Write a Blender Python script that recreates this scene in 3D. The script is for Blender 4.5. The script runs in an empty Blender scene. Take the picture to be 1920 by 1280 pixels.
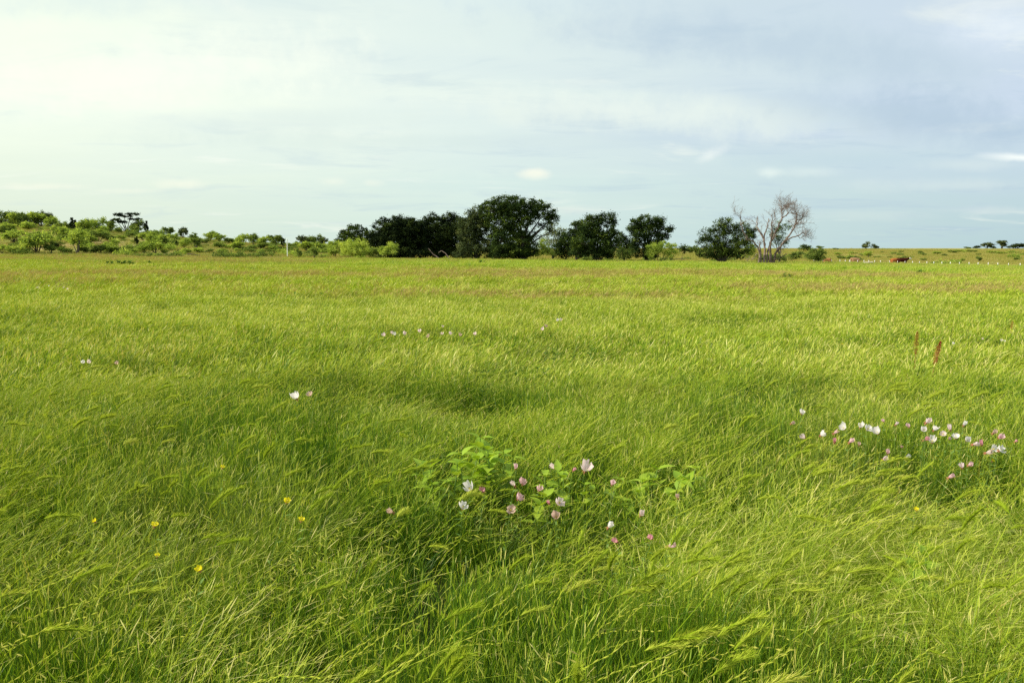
import bpy, math, random
import numpy as np
from mathutils import Vector, Matrix

rng = np.random.default_rng(7)
random.seed(7)
scene = bpy.context.scene
COL = scene.collection

# ------------------------------------------------------------------ camera
EYE = 1.7
FPX = 1550.0                       # focal length in photo pixels (1920 wide)
HOR = 474.0                        # eye-level row of the photo
PITCH = math.atan((640 - HOR) / FPX)
cam_d = bpy.data.cameras.new('camera')
cam = bpy.data.objects.new('camera', cam_d)
COL.objects.link(cam)
cam.location = (0, 0, EYE)
cam.rotation_euler = (math.radians(90) - PITCH, 0, 0)
cam_d.sensor_width = 36.0
cam_d.lens = FPX / 1920 * 36
cam_d.clip_start = 0.05
cam_d.clip_end = 12000
scene.camera = cam

# ------------------------------------------------------------------ light
SUN_AZ = math.radians(-98)         # measured from +Y (view direction), negative = left
SUN_EL = math.radians(33)
sun_d = bpy.data.lights.new('sun', 'SUN')
sun = bpy.data.objects.new('sun', sun_d)
COL.objects.link(sun)
sun_d.energy = 5.0
sun_d.angle = math.radians(0.6)
sun_d.color = (1.0, 0.93, 0.80)
sdir = Vector((math.sin(SUN_AZ) * math.cos(SUN_EL), math.cos(SUN_AZ) * math.cos(SUN_EL), math.sin(SUN_EL)))
sun.rotation_euler = sdir.to_track_quat('Z', 'Y').to_euler()

scene.view_settings.view_transform = 'Standard'
scene.view_settings.look = 'None'
scene.view_settings.exposure = 0.22
scene.view_settings.gamma = 1.0
scene.cycles.max_bounces = 6
scene.cycles.diffuse_bounces = 3
scene.cycles.transmission_bounces = 3
scene.cycles.glossy_bounces = 1
scene.cycles.use_denoising = False


class NT:
    """tiny helper for node trees"""
    def __init__(s, tree):
        s.t = tree; s.n = tree.nodes; s.l = tree.links
    def node(s, typ, **kw):
        nd = s.n.new(typ)
        for k, v in kw.items():
            setattr(nd, k, v)
        return nd
    def put(s, sock, v):
        if isinstance(v, bpy.types.NodeSocket):
            s.l.new(v, sock)
        else:
            if sock.type == 'RGBA' and hasattr(v, '__len__') and len(v) == 3:
                v = (*v, 1)
            sock.default_value = v
    def math(s, op, a, b=0.0, c=None, clamp=False):
        nd = s.node('ShaderNodeMath', operation=op, use_clamp=clamp)
        s.put(nd.inputs[0], a); s.put(nd.inputs[1], b)
        if c is not None: s.put(nd.inputs[2], c)
        return nd.outputs[0]
    def mix(s, f, a, b, blend='MIX'):
        nd = s.node('ShaderNodeMix', data_type='RGBA', blend_type=blend)
        s.put(nd.inputs[0], f); s.put(nd.inputs[6], a); s.put(nd.inputs[7], b)
        return nd.outputs[2]
    def noise(s, vec, scale, detail=2.0, rough=0.5, dist=0.0):
        nd = s.node('ShaderNodeTexNoise')
        if vec is not None: s.l.new(vec, nd.inputs['Vector'])
        nd.inputs['Scale'].default_value = scale
        nd.inputs['Detail'].default_value = detail
        nd.inputs['Roughness'].default_value = rough
        nd.inputs['Distortion'].default_value = dist
        return nd.outputs[0]
    def ramp(s, f, stops):
        nd = s.node('ShaderNodeValToRGB')
        cr = nd.color_ramp
        while len(cr.elements) < len(stops): cr.elements.new(0.5)
        for e, (p, c) in zip(cr.elements, stops):
            e.position = p; e.color = (*c, 1)
        s.put(nd.inputs[0], f)
        return nd.outputs[0]
    def sstep(s, v, lo, hi):
        nd = s.node('ShaderNodeMapRange', interpolation_type='SMOOTHSTEP')
        s.put(nd.inputs[0], v); nd.inputs[1].default_value = lo; nd.inputs[2].default_value = hi
        return nd.outputs[0]


def s2l(r, g, b):
    f = lambda c: (c / 255 / 12.92) if c <= 10 else ((c / 255 + 0.055) / 1.055) ** 2.4
    return (f(r), f(g), f(b))


# ------------------------------------------------------------------ sky
SKY_K = 0.1
world = bpy.data.worlds.new('World')
scene.world = world
world.use_nodes = True
W = NT(world.node_tree)
W.n.clear()
out = W.node('ShaderNodeOutputWorld')
bg = W.node('ShaderNodeBackground')
bg.inputs[1].default_value = SKY_K
sky = W.node('ShaderNodeTexSky')
sky.sky_type = 'NISHITA'
sky.sun_disc = False
sky.sun_elevation = SUN_EL
sky.sun_rotation = SUN_AZ
sky.air_density = 1.0
sky.dust_density = 1.5
tc = W.node('ShaderNodeTexCoord')
sep = W.node('ShaderNodeSeparateXYZ')
W.l.new(tc.outputs['Generated'], sep.inputs[0])
dx, dy, dz = sep.outputs
elev = W.math('MAXIMUM', dz, 0.0)
# cloud sheet coordinates: the direction projected on a high, slightly curved layer
den = W.math('ADD', elev, 0.10)
cx = W.math('DIVIDE', dx, den); cy = W.math('DIVIDE', dy, den)
comb = W.node('ShaderNodeCombineXYZ')
W.l.new(cx, comb.inputs[0]); W.l.new(W.math('MULTIPLY', cy, 1.6), comb.inputs[1])
pl = comb.outputs[0]
def K(c):   # a display colour as radiance of the sky at strength SKY_K
    return tuple(v / SKY_K for v in s2l(*c))
n1 = W.noise(pl, 0.42, 4.0, 0.55, 0.4)
n2 = W.noise(pl, 1.3, 5.0, 0.6, 0.6)
side = W.math('ADD', W.math('MULTIPLY', dx, 0.95), 0.5, clamp=True)          # 0 left .. 1 right
sidew = W.math('ADD', side, W.math('MULTIPLY', W.math('SUBTRACT', n1, 0.5), 0.95), clamp=True)
veil = W.ramp(sidew, [(0.0, K((240, 248, 228))), (0.22, K((229, 240, 228))), (0.5, K((216, 230, 226))),
                      (0.75, K((198, 214, 222))), (1.0, K((196, 210, 226)))])
low = W.ramp(side, [(0.0, K((212, 226, 208))), (0.45, K((203, 224, 216))), (1.0, K((178, 203, 208)))])
hf = W.sstep(elev, 0.0, 0.17)
hf = W.math('ADD', hf, W.math('MULTIPLY', W.math('SUBTRACT', n2, 0.5), 0.35), clamp=True)
cloud = W.mix(hf, low, veil)
# darker blue-grey bands and lighter streaks
band = W.sstep(n2, 0.50, 0.72)
cloud = W.mix(W.math('MULTIPLY', band, W.math('ADD', 0.16, W.math('MULTIPLY', side, 0.34))), cloud, K((168, 192, 208)))
streak = W.sstep(W.noise(pl, 0.8, 6.0, 0.6, 1.0), 0.56, 0.75)
cloud = W.mix(W.math('MULTIPLY', streak, 0.55), cloud, K((240, 244, 232)))
# thin veil over the clear sky: a little of the blue sky shows everywhere
col = W.mix(0.92, sky.outputs[0], cloud)
# small fair-weather puffs low over the horizon (direction given as bearing and height)
bear = W.math('DIVIDE', dx, W.math('MAXIMUM', dy, 0.05))
hgt = W.math('DIVIDE', dz, W.math('MAXIMUM', dy, 0.05))
nb = W.math('MULTIPLY', W.math('SUBTRACT', W.noise(tc.outputs['Generated'], 22.0, 4.0, 0.65), 0.5), 1.7)
nb2 = W.math('MULTIPLY', W.math('SUBTRACT', W.noise(tc.outputs['Generated'], 9.0, 4.0, 0.65), 0.5), 1.3)
def puff(col, px, py, rx, ry, amt, c=(240, 240, 222), slope=0.0):
    u0 = (px - 960) / FPX; v0 = (HOR - py) / FPX
    a = W.math('DIVIDE', W.math('SUBTRACT', bear, u0), rx / FPX)
    b = W.math('DIVIDE', W.math('SUBTRACT', W.math('SUBTRACT', hgt, v0), W.math('MULTIPLY', W.math('SUBTRACT', bear, u0), slope)), ry / FPX)
    d = W.math('ADD', W.math('MULTIPLY', a, a), W.math('MULTIPLY', b, b))
    d = W.math('ADD', W.math('SQRT', d), W.math('ADD', nb, nb2))
    f = W.math('SUBTRACT', 1.0, W.sstep(d, 0.0, 1.25))
    f = W.math('MULTIPLY', f, W.math('GREATER_THAN', dy, 0.1))
    return W.mix(W.math('MULTIPLY', f, amt), col, K(c))
for p in [(1003, 329, 34, 11, 0.85), (350, 347, 60, 14, 0.55), (1325, 296, 30, 13, 0.5, (235, 240, 235), 0.4),
          (1436, 327, 26, 11, 0.65, (222, 234, 228)), (1515, 325, 60, 12, 0.35, (222, 234, 228)),
          (630, 343, 30, 9, 0.35), (700, 345, 26, 8, 0.35), (1900, 300, 75, 9, 0.95, (238, 244, 240), -0.05),
          (1800, 312, 120, 14, 0.45, (214, 226, 222)), (1780, 350, 230, 16, 0.35, (212, 224, 220)), (1600, 405, 160, 12, 0.35, (204, 218, 214)),
          (90, 352, 90, 8, 0.4), (250, 360, 70, 7, 0.3), (1070, 395, 50, 10, 0.25), (1850, 395, 120, 9, 0.3, (214, 222, 220)),
          (1150, 215, 560, 45, 0.6, (228, 237, 226), -0.05), (280, 150, 440, 80, 0.5, (246, 250, 232), 0.1), (300, 15, 480, 40, 0.6, (208, 224, 222), 0.04), (1000, 20, 300, 40, 0.35, (205, 222, 226), -0.06), (600, 235, 420, 30, 0.4, (208, 222, 216), 0.03), (700, 270, 500, 22, 0.35, (200, 216, 212), 0.0),
          (1450, 100, 500, 60, 0.65, (178, 197, 211), -0.12), (1720, 230, 300, 50, 0.7, (168, 189, 207), -0.1),
          (1600, 305, 300, 22, 0.4, (182, 204, 214)), (1850, 70, 120, 60, 0.5, (222, 232, 240)), (1000, 345, 400, 20, 0.3, (198, 220, 216))]:
    col = puff(col, *p)
W.l.new(col, bg.inputs[0])
W.l.new(bg.outputs[0], out.inputs[0])


# ------------------------------------------------------------------ helpers
def ray(px, py):
    F = Vector((0, math.cos(PITCH), -math.sin(PITCH)))
    U = Vector((0, math.sin(PITCH), math.cos(PITCH)))
    return F + Vector((1, 0, 0)) * ((px - 960) / FPX) + U * ((640 - py) / FPX)

def at_depth(px, py, Y):
    d = ray(px, py)
    return Vector((0, 0, EYE)) + d * (Y / d.y)

def at_height(px, py, z):
    d = ray(px, py)
    return Vector((0, 0, EYE)) + d * ((z - EYE) / d.z)

def vnoise(x, y, scale, seed=0):
    """smooth 2-D value noise, 0..1"""
    x = np.asarray(x, float) / scale; y = np.asarray(y, float) / scale
    xi = np.floor(x).astype(np.int64); yi = np.floor(y).astype(np.int64)
    fx = x - xi; fy = y - yi
    fx = fx * fx * (3 - 2 * fx); fy = fy * fy * (3 - 2 * fy)
    def hsh(a, b):
        h = (a * 374761393 + b * 668265263 + seed * 974634777) & 0xFFFFFFFF
        h = ((h ^ (h >> 13)) * 1274126177) & 0xFFFFFFFF
        h = h ^ (h >> 16)
        return (h & 0xFFFFFF) / float(0xFFFFFF)
    a = hsh(xi, yi); b = hsh(xi + 1, yi); c = hsh(xi, yi + 1); d = hsh(xi + 1, yi + 1)
    return (a * (1 - fx) + b * fx) * (1 - fy) + (c * (1 - fx) + d * fx) * fy

def sst(v):
    v = np.clip(v, 0, 1); return v * v * (3 - 2 * v)

PXK = [-900, 0, 100, 200, 300, 400, 500, 600, 700, 960, 1280, 1530, 1920, 2800]
RPX = [412, 419, 424, 432, 442, 451, 458, 462, 466, 468, 466, 466, 465, 465]     # ridge row of the photo
EDG = [140, 140, 140, 140, 142, 142, 145, 150, 165, 185, 185, 178, 150, 140]     # where the meadow ends
RDG = [215, 215, 215, 215, 220, 230, 250, 280, 320, 400, 430, 430, 430, 430]     # where the ridge stands

def terrain(x, y):
    x = np.asarray(x, float); y = np.asarray(y, float)
    r = np.sqrt(x * x + y * y) + 1e-6
    yy = np.maximum(y, 1e-3)
    px = np.clip(960 + FPX * x / np.maximum(yy, r * 0.3), -900, 2800)
    E = np.interp(px, PXK, EDG); R = np.interp(px, PXK, RDG); yp = np.interp(px, PXK, RPX)
    hr = EYE + (HOR - yp) / FPX * R
    base = -0.0113 * np.clip(x, -150, 150) * sst(r / 60)
    base = base + (vnoise(x, y, 9, 3) - 0.5) * 0.10 + (vnoise(x, y, 31, 4) - 0.5) * 0.22 * sst(r / 20)
    t = np.clip((y - E) / (R - E), 0, 1)
    t = 0.7 * t + 0.3 * sst(t)
    bump = (vnoise(x, y, 17, 5) - 0.5) * 0.8 * t * (1 - t) * 4
    t = t * sst(y / r / 0.4)
    return base * (1 - t) + hr * t + bump

def tz(x, y):
    return float(terrain(np.array([x]), np.array([y]))[0])

def np_mesh(name, verts, faces, tint=None, smooth=False):
    """verts (N,3), faces (M,k) all with k corners"""
    me = bpy.data.meshes.new(name)
    verts = np.asarray(verts, np.float32); faces = np.asarray(faces, np.int32)
    k = faces.shape[1]
    me.vertices.add(len(verts)); me.vertices.foreach_set('co', verts.ravel())
    me.loops.add(faces.size); me.loops.foreach_set('vertex_index', faces.ravel())
    me.polygons.add(len(faces))
    me.polygons.foreach_set('loop_start', np.arange(0, faces.size, k, dtype=np.int32))
    me.polygons.foreach_set('loop_total', np.full(len(faces), k, np.int32))
    if smooth: me.polygons.foreach_set('use_smooth', np.ones(len(faces), bool))
    if tint is not None:
        a = me.attributes.new('tint', 'FLOAT', 'POINT')
        a.data.foreach_set('value', np.asarray(tint, np.float32))
    me.update(calc_edges=True)
    return me

class MB:
    """collects quads (triangles repeat their last vertex index only in tubes' caps, avoided here)"""
    def __init__(s): s.v = []; s.f = []; s.t = []; s.n = 0
    def add(s, v, f, t=0.5):
        v = np.asarray(v, float); f = np.asarray(f, int)
        s.v.append(v); s.f.append(f + s.n); s.n += len(v)
        t = np.full(len(v), t) if np.isscalar(t) else np.asarray(t)
        s.t.append(t)
    def tube(s, pts, rad, sides=5, t=0.5):
        pts = np.asarray(pts, float); n = len(pts)
        rad = np.full(n, rad) if np.isscalar(rad) else np.asarray(rad, float)
        tan = np.gradient(pts, axis=0); tan /= (np.linalg.norm(tan, axis=1, keepdims=True) + 1e-9)
        ref = np.array([0.31, 0.95, 0.07]); 
        if abs(tan[:, 1]).mean() > 0.8: ref = np.array([0.95, 0.1, 0.2])
        a = np.cross(tan, ref); a /= (np.linalg.norm(a, axis=1, keepdims=True) + 1e-9)
        b = np.cross(tan, a)
        ang = np.arange(sides) * 2 * math.pi / sides
        ring = pts[:, None, :] + rad[:, None, None] * (np.cos(ang)[None, :, None] * a[:, None, :] + np.sin(ang)[None, :, None] * b[:, None, :])
        f = []
        for i in range(n - 1):
            for j in range(sides):
                k = (j + 1) % sides
                f.append((i * sides + j, i * sides + k, (i + 1) * sides + k, (i + 1) * sides + j))
        s.add(ring.reshape(-1, 3), f, t)
    def mesh(s, name, smooth=False):
        return np_mesh(name, np.concatenate(s.v), np.concatenate(s.f), np.concatenate(s.t), smooth)

def link(name, me, mat=None, parent=None):
    o = bpy.data.objects.new(name, me)
    COL.objects.link(o)
    if mat is not None and len(me.materials) == 0: me.materials.append(mat)
    if parent is not None: o.parent = parent
    return o

def root(name, label, cat, loc, rz=0.0, group=None, sc=None):
    o = bpy.data.objects.new(name, None)
    COL.objects.link(o)
    o.location = loc; o.rotation_euler = (0, 0, rz)
    if sc is not None: o.scale = sc if hasattr(sc, '__len__') else (sc, sc, sc)
    o.empty_display_size = 0.2
    o['label'] = label; o['category'] = cat
    if group: o['group'] = group
    return o


# ------------------------------------------------------------------ materials
def foliage_mat(name, stops, trans=0.35, patch=None, patch_scale=0.15, gloss=0.0, jitter=0.25, tmul=(1.15, 1.1, 0.6)):
    m = bpy.data.materials.new(name); m.use_nodes = True
    N = NT(m.node_tree); N.n.clear()
    o = N.node('ShaderNodeOutputMaterial')
    at = N.node('ShaderNodeAttribute'); at.attribute_name = 'tint'
    geo = N.node('ShaderNodeNewGeometry')
    f = at.outputs['Fac']
    nz = N.noise(geo.outputs['Position'], patch_scale, 3.0, 0.55)
    f = N.math('ADD', f, N.math('MULTIPLY', N.math('SUBTRACT', nz, 0.5), jitter * 2), clamp=True)
    c = N.ramp(f, stops)
    if patch:
        nz2 = N.noise(geo.outputs['Position'], patch_scale * 3.1, 3.0, 0.6)
        c = N.mix(N.math('MULTIPLY', N.sstep(nz2, 0.45, 0.7), patch[1]), c, patch[0])
    d = N.node('ShaderNodeBsdfDiffuse'); N.put(d.inputs[0], c)
    t = N.node('ShaderNodeBsdfTranslucent'); N.put(t.inputs[0], N.mix(1.0, c, tmul, 'MULTIPLY'))
    mx = N.node('ShaderNodeMixShader'); mx.inputs[0].default_value = trans
    N.l.new(d.outputs[0], mx.inputs[1]); N.l.new(t.outputs[0], mx.inputs[2])
    last = mx.outputs[0]
    if gloss > 0:
        g = N.node('ShaderNodeBsdfGlossy'); g.inputs['Roughness'].default_value = 0.45
        N.put(g.inputs[0], (1, 1, 0.95))
        m2 = N.node('ShaderNodeMixShader'); m2.inputs[0].default_value = gloss
        N.l.new(last, m2.inputs[1]); N.l.new(g.outputs[0], m2.inputs[2]); last = m2.outputs[0]
    N.l.new(last, o.inputs[0])
    return m

def plain_mat(name, stops, scale=8.0, rough=0.85, bump=0.0, trans=0.0):
    m = bpy.data.materials.new(name); m.use_nodes = True
    N = NT(m.node_tree); N.n.clear()
    o = N.node('ShaderNodeOutputMaterial')
    tcx = N.node('ShaderNodeTexCoord')
    nz = N.noise(tcx.outputs['Object'], scale, 4.0, 0.6)
    c = N.ramp(nz, stops)
    p = N.node('ShaderNodeBsdfPrincipled'); N.put(p.inputs['Base Color'], c)
    p.inputs['Roughness'].default_value = rough
    p.inputs['Specular IOR Level'].default_value = 0.25
    if bump:
        b = N.node('ShaderNodeBump'); b.inputs['Strength'].default_value = bump
        N.l.new(nz, b.inputs['Height']); N.l.new(b.outputs[0], p.inputs['Normal'])
    last = p.outputs[0]
    if trans:
        t = N.node('ShaderNodeBsdfTranslucent'); N.put(t.inputs[0], c)
        mx = N.node('ShaderNodeMixShader'); mx.inputs[0].default_value = trans
        N.l.new(last, mx.inputs[1]); N.l.new(t.outputs[0], mx.inputs[2]); last = mx.outputs[0]
    N.l.new(last, o.inputs[0])
    return m

GRASS_STOPS = [(0.0, (0.014, 0.050, 0.009)), (0.25, (0.070, 0.170, 0.009)), (0.55, (0.235, 0.365, 0.012)),
               (0.82, (0.43, 0.495, 0.035)), (1.0, (0.66, 0.58, 0.20))]
M_grass = foliage_mat('meadow_grass', GRASS_STOPS, 0.30, patch_scale=0.22, gloss=0.016, jitter=0.26, patch=((0.46, 0.38, 0.12), 0.17))
M_gold = foliage_mat('straw_grass', [(0.0, (0.10, 0.19, 0.02)), (0.35, (0.27, 0.40, 0.025)), (0.7, (0.53, 0.58, 0.08)), (1.0, (0.74, 0.66, 0.26))], 0.34, patch_scale=0.5, gloss=0.016, jitter=0.15)
M_head = foliage_mat('seed_heads', [(0.0, (0.12, 0.21, 0.012)), (0.5, (0.29, 0.40, 0.022)), (0.8, (0.52, 0.56, 0.08)), (1.0, (0.62, 0.52, 0.20))],
                     0.35, patch_scale=0.5, jitter=0.12)
M_dry = foliage_mat('dry_grass', [(0.0, (0.17, 0.24, 0.035)), (0.35, (0.30, 0.31, 0.06)), (0.65, (0.38, 0.31, 0.10)), (1.0, (0.42, 0.31, 0.15))],
                    0.3, patch_scale=0.06, jitter=0.4)
M_broad = foliage_mat('broad_leaf', [(0.0, (0.13, 0.26, 0.015)), (0.5, (0.30, 0.45, 0.028)), (1.0, (0.45, 0.57, 0.06))], 0.4, patch_scale=3.0, gloss=0.03, jitter=0.2)
M_darkweed = foliage_mat('dark_weed_leaf', [(0.0, (0.03, 0.08, 0.015)), (1.0, (0.08, 0.16, 0.03))], 0.25, patch_scale=3.0, jitter=0.2)
M_oak = foliage_mat('oak_leaf', [(0.0, (0.012, 0.024, 0.010)), (0.5, (0.046, 0.076, 0.022)), (0.8, (0.075, 0.115, 0.020)), (1.0, (0.15, 0.20, 0.035))], 0.15, patch_scale=0.3, jitter=0.25)
M_black = foliage_mat('juniper_leaf', [(0.0, (0.008, 0.014, 0.008)), (0.6, (0.022, 0.035, 0.014)), (1.0, (0.07, 0.10, 0.022))], 0.08, patch_scale=0.3, jitter=0.22)
M_olive = foliage_mat('grey_green_leaf', [(0.0, (0.035, 0.055, 0.025)), (0.5, (0.09, 0.12, 0.045)), (1.0, (0.22, 0.25, 0.09))], 0.2, patch_scale=0.3, jitter=0.25)
M_mesq = foliage_mat('mesquite_leaf', [(0.0, (0.13, 0.19, 0.04)), (0.5, (0.33, 0.44, 0.08)), (1.0, (0.52, 0.60, 0.13))], 0.45, patch_scale=0.25, jitter=0.3)
M_mesq2 = foliage_mat('shrub_leaf', [(0.0, (0.06, 0.10, 0.03)), (0.5, (0.17, 0.24, 0.055)), (1.0, (0.32, 0.39, 0.08))], 0.38, patch_scale=0.25, jitter=0.3)
M_bark = plain_mat('bark', [(0.3, (0.035, 0.03, 0.025)), (0.7, (0.12, 0.10, 0.085))], 3.0, 0.9, 0.4)
M_dead = plain_mat('bleached_wood', [(0.25, (0.07, 0.05, 0.04)), (0.5, (0.19, 0.14, 0.115)), (0.75, (0.38, 0.30, 0.25))], 1.6, 0.9, 0.4)
M_stem = plain_mat('green_stem', [(0.3, (0.10, 0.20, 0.03)), (0.7, (0.18, 0.26, 0.05))], 30, 0.7)
M_redstem = plain_mat('red_stem', [(0.3, (0.20, 0.06, 0.03)), (0.7, (0.30, 0.12, 0.05))], 30, 0.7)


# ------------------------------------------------------------------ ground
def build_ground():
    na = 420
    radii = np.concatenate([[0.4], np.geomspace(0.8, 120, 90), np.linspace(124, 460, 110), np.geomspace(480, 6000, 24)])
    ang = np.linspace(0, 2 * math.pi, na, endpoint=False)
    # denser towards the view direction
    ang = ang - 0.75 * np.sin(ang)
    A, Rr = np.meshgrid(ang, radii)
    X = Rr * np.sin(A); Y = Rr * np.cos(A)
    Z = terrain(X, Y)
    Z[radii > 1000] -= 0.0
    v = np.stack([X, Y, Z], -1).reshape(-1, 3)
    f = []
    nr = len(radii)
    idx = np.arange(nr * na).reshape(nr, na)
    a = idx[:-1]; b = np.roll(idx, -1, 1)[:-1]; c = np.roll(idx, -1, 1)[1:]; d = idx[1:]
    f = np.stack([a, b, c, d], -1).reshape(-1, 4)[:, ::-1]
    cen = np.array([[0, 0, tz(0, 0.01)]])
    me_v = np.concatenate([v, cen])
    # centre fan as quads (pairs of triangles)
    ci = len(v)
    fan = [(ci, (j + 2) % na, j + 1, j) for j in range(0, na, 2)]
    f = np.concatenate([f, np.array(fan)])
    px = 960 + FPX * me_v[:, 0] / np.maximum(me_v[:, 1], 1)
    E = np.interp(px, PXK, EDG)
    dry = sst((me_v[:, 1] - E + 8) / 14)
    me = np_mesh('ground', me_v, f, dry, True)
    m = bpy.data.materials.new('ground_soil_and_turf'); m.use_nodes = True
    N = NT(m.node_tree); N.n.clear()
    o = N.node('ShaderNodeOutputMaterial')
    at = N.node('ShaderNodeAttribute'); at.attribute_name = 'tint'
    geo = N.node('ShaderNodeNewGeometry'); P = geo.outputs['Position']
    a1 = N.noise(P, 0.05, 5, 0.6); a2 = N.noise(P, 1.2, 5, 0.65); a3 = N.noise(P, 0.35, 4, 0.6)
    near = N.ramp(a2, [(0.35, (0.022, 0.028, 0.010)), (0.65, (0.045, 0.055, 0.015))])
    hill = N.ramp(a1, [(0.38, (0.20, 0.26, 0.05)), (0.5, (0.33, 0.30, 0.10)), (0.62, (0.38, 0.29, 0.135))])
    hill = N.mix(N.math('MULTIPLY', N.sstep(a3, 0.5, 0.68), 0.55), hill, (0.22, 0.28, 0.05))
    c = N.mix(at.outputs['Fac'], near, hill)
    c = N.mix(N.math('MULTIPLY', N.math('MULTIPLY', N.math('SUBTRACT', a2, 0.4, clamp=True), 0.9), at.outputs['Fac']), c, (0.40, 0.33, 0.16))
    bs = N.node('ShaderNodeBsdfDiffuse'); N.put(bs.inputs[0], c)
    N.l.new(bs.outputs[0], o.inputs[0])
    g = link('ground', me, m)
    g['kind'] = 'structure'
    g['label'] = 'gently rolling ground under the meadow rising to low hills'
build_ground()


# ------------------------------------------------------------------ grass: tuft meshes
def blades(mb, n, spread, h, w, lean, segs=4, tint=(0.2, 0.8), leanvar=0.5, base=None, droop=0.0, wtip=0.1, diry=0.35):
    """n curved ribbons standing in a round patch"""
    r = spread * np.sqrt(rng.random(n)); a = rng.random(n) * 2 * math.pi
    bx = r * np.cos(a); by = r * np.sin(a)
    H = h[0] + (h[1] - h[0]) * rng.random(n)
    Wd = w[0] + (w[1] - w[0]) * rng.random(n)
    L = lean[0] + (lean[1] - lean[0]) * rng.random(n)
    la = rng.normal(0, leanvar, n)
    ldx = np.cos(la) * L; ldy = np.sin(la) * L * (1 if diry is None else 1) + rng.normal(0, 0.10, n)
    fa = rng.random(n) * math.pi
    t = np.linspace(0, 1, segs + 1)
    T = t[None, :]
    ex = 1.6 + 1.2 * rng.random(n)[:, None]
    x = bx[:, None] + H[:, None] * ldx[:, None] * T ** ex
    y = by[:, None] + H[:, None] * ldy[:, None] * T ** ex
    tot = np.sqrt(ldx ** 2 + ldy ** 2)[:, None]
    z = H[:, None] * (T - 0.30 * np.minimum(tot, 1.4) * T ** (ex + 0.6)) - 0.02
    wid = Wd[:, None] * (1 - (1 - wtip) * T ** 2.2) * 0.5
    ox = np.cos(fa)[:, None] * wid; oy = np.sin(fa)[:, None] * wid
    v = np.stack([np.stack([x - ox, y - oy, z], -1), np.stack([x + ox, y + oy, z], -1)], 2)  # n, s+1, 2, 3
    base_i = (np.arange(n) * (segs + 1) * 2)[:, None]
    s = np.arange(segs)[None, :] * 2
    f = np.stack([base_i + s, base_i + s + 1, base_i + s + 3, base_i + s + 2], -1).reshape(-1, 4)
    tn = tint[0] + (tint[1] - tint[0]) * rng.random(n) ** 1.3
    tt = np.repeat(tn, (segs + 1) * 2)
    mb.add(v.reshape(-1, 3), f, tt)
    return x, y, z

def headed(mb, n, spread, h, sw, hl, hw, lean, tstem=(0.1, 0.4), thead=(0.5, 0.95), leanvar=0.8, segs=4):
    """n thin stems, each ending in a slim seed head that is wider and yellower than its stem"""
    r = spread * np.sqrt(rng.random(n)); a = rng.random(n) * 2 * math.pi
    bx = r * np.cos(a); by = r * np.sin(a)
    U = lambda q: (q[0] + (q[1] - q[0]) * rng.random(n))[:, None]
    H = U(h); SW = U(sw); HL = U(hl); HW = U(hw); L = U(lean)
    la = rng.normal(0, leanvar, n)[:, None]
    fr = 1 - HL / H
    T = np.concatenate([np.linspace(0, 1, segs)[None, :] * fr, fr + (1 - fr) * np.array([[0.12, 0.45, 0.78, 1.0]])], 1)
    k = T.shape[1]
    wid = np.concatenate([np.repeat(SW, segs, 1), HW * np.array([[0.7, 1.0, 0.75, 0.1]])], 1) * 0.5
    ex = 1.7 + 1.3 * rng.random(n)[:, None]
    x = bx[:, None] + H * L * np.cos(la) * T ** ex
    y = by[:, None] + H * L * np.sin(la) * T ** ex
    z = H * (T - 0.30 * np.minimum(L, 1.4) * T ** (ex + 0.6)) - 0.02
    fa = rng.random(n)[:, None] * math.pi
    ox = np.cos(fa) * wid; oy = np.sin(fa) * wid
    v = np.stack([np.stack([x - ox, y - oy, z], -1), np.stack([x + ox, y + oy, z], -1)], 2)
    b = (np.arange(n) * k * 2)[:, None]; q = np.arange(k - 1)[None, :] * 2
    f = np.stack([b + q, b + q + 1, b + q + 3, b + q + 2], -1).reshape(-1, 4)
    tt = np.concatenate([np.repeat(U(tstem), segs, 1), np.repeat(U(thead), 4, 1)], 1)
    mb.add(v.reshape(-1, 3), f, np.repeat(tt.ravel(), 2))

def stalk_curve(h, lean, az, base, n=6, ex=2.2):
    t = np.linspace(0, 1, n)
    x = base[0] + h * lean * math.cos(az) * t ** ex
    y = base[1] + h * lean * math.sin(az) * t ** ex
    z = h * (t - 0.28 * lean * t ** (ex + 0.5))
    return np.stack([x, y, z], -1)

def ribbon(mb, pts, w, ang, tint):
    pts = np.asarray(pts); n = len(pts)
    w = np.full(n, w) if np.isscalar(w) else np.asarray(w)
    o = np.stack([np.cos(ang) * w / 2, np.sin(ang) * w / 2, 0 * w], -1)
    v = np.stack([pts - o, pts + o], 1).reshape(-1, 3)
    f = [(2 * i, 2 * i + 1, 2 * i + 3, 2 * i + 2) for i in range(n - 1)]
    mb.add(v, f, tint)

def seed_lens(mb, p, d, L, w, tint):
    """a spikelet: slim two-sided diamond"""
    d = d / (np.linalg.norm(d) + 1e-9)
    a = np.cross(d, [0.2, 0.3, 0.9]); a /= np.linalg.norm(a) + 1e-9
    b = np.cross(d, a)
    m = p + d * L * 0.45
    v = [p, m + a * w / 2, p + d * L, m - a * w / 2, m + b * w / 2, m - b * w / 2]
    mb.add(v, [(0, 1, 2, 3), (0, 4, 2, 5)], tint)

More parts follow.
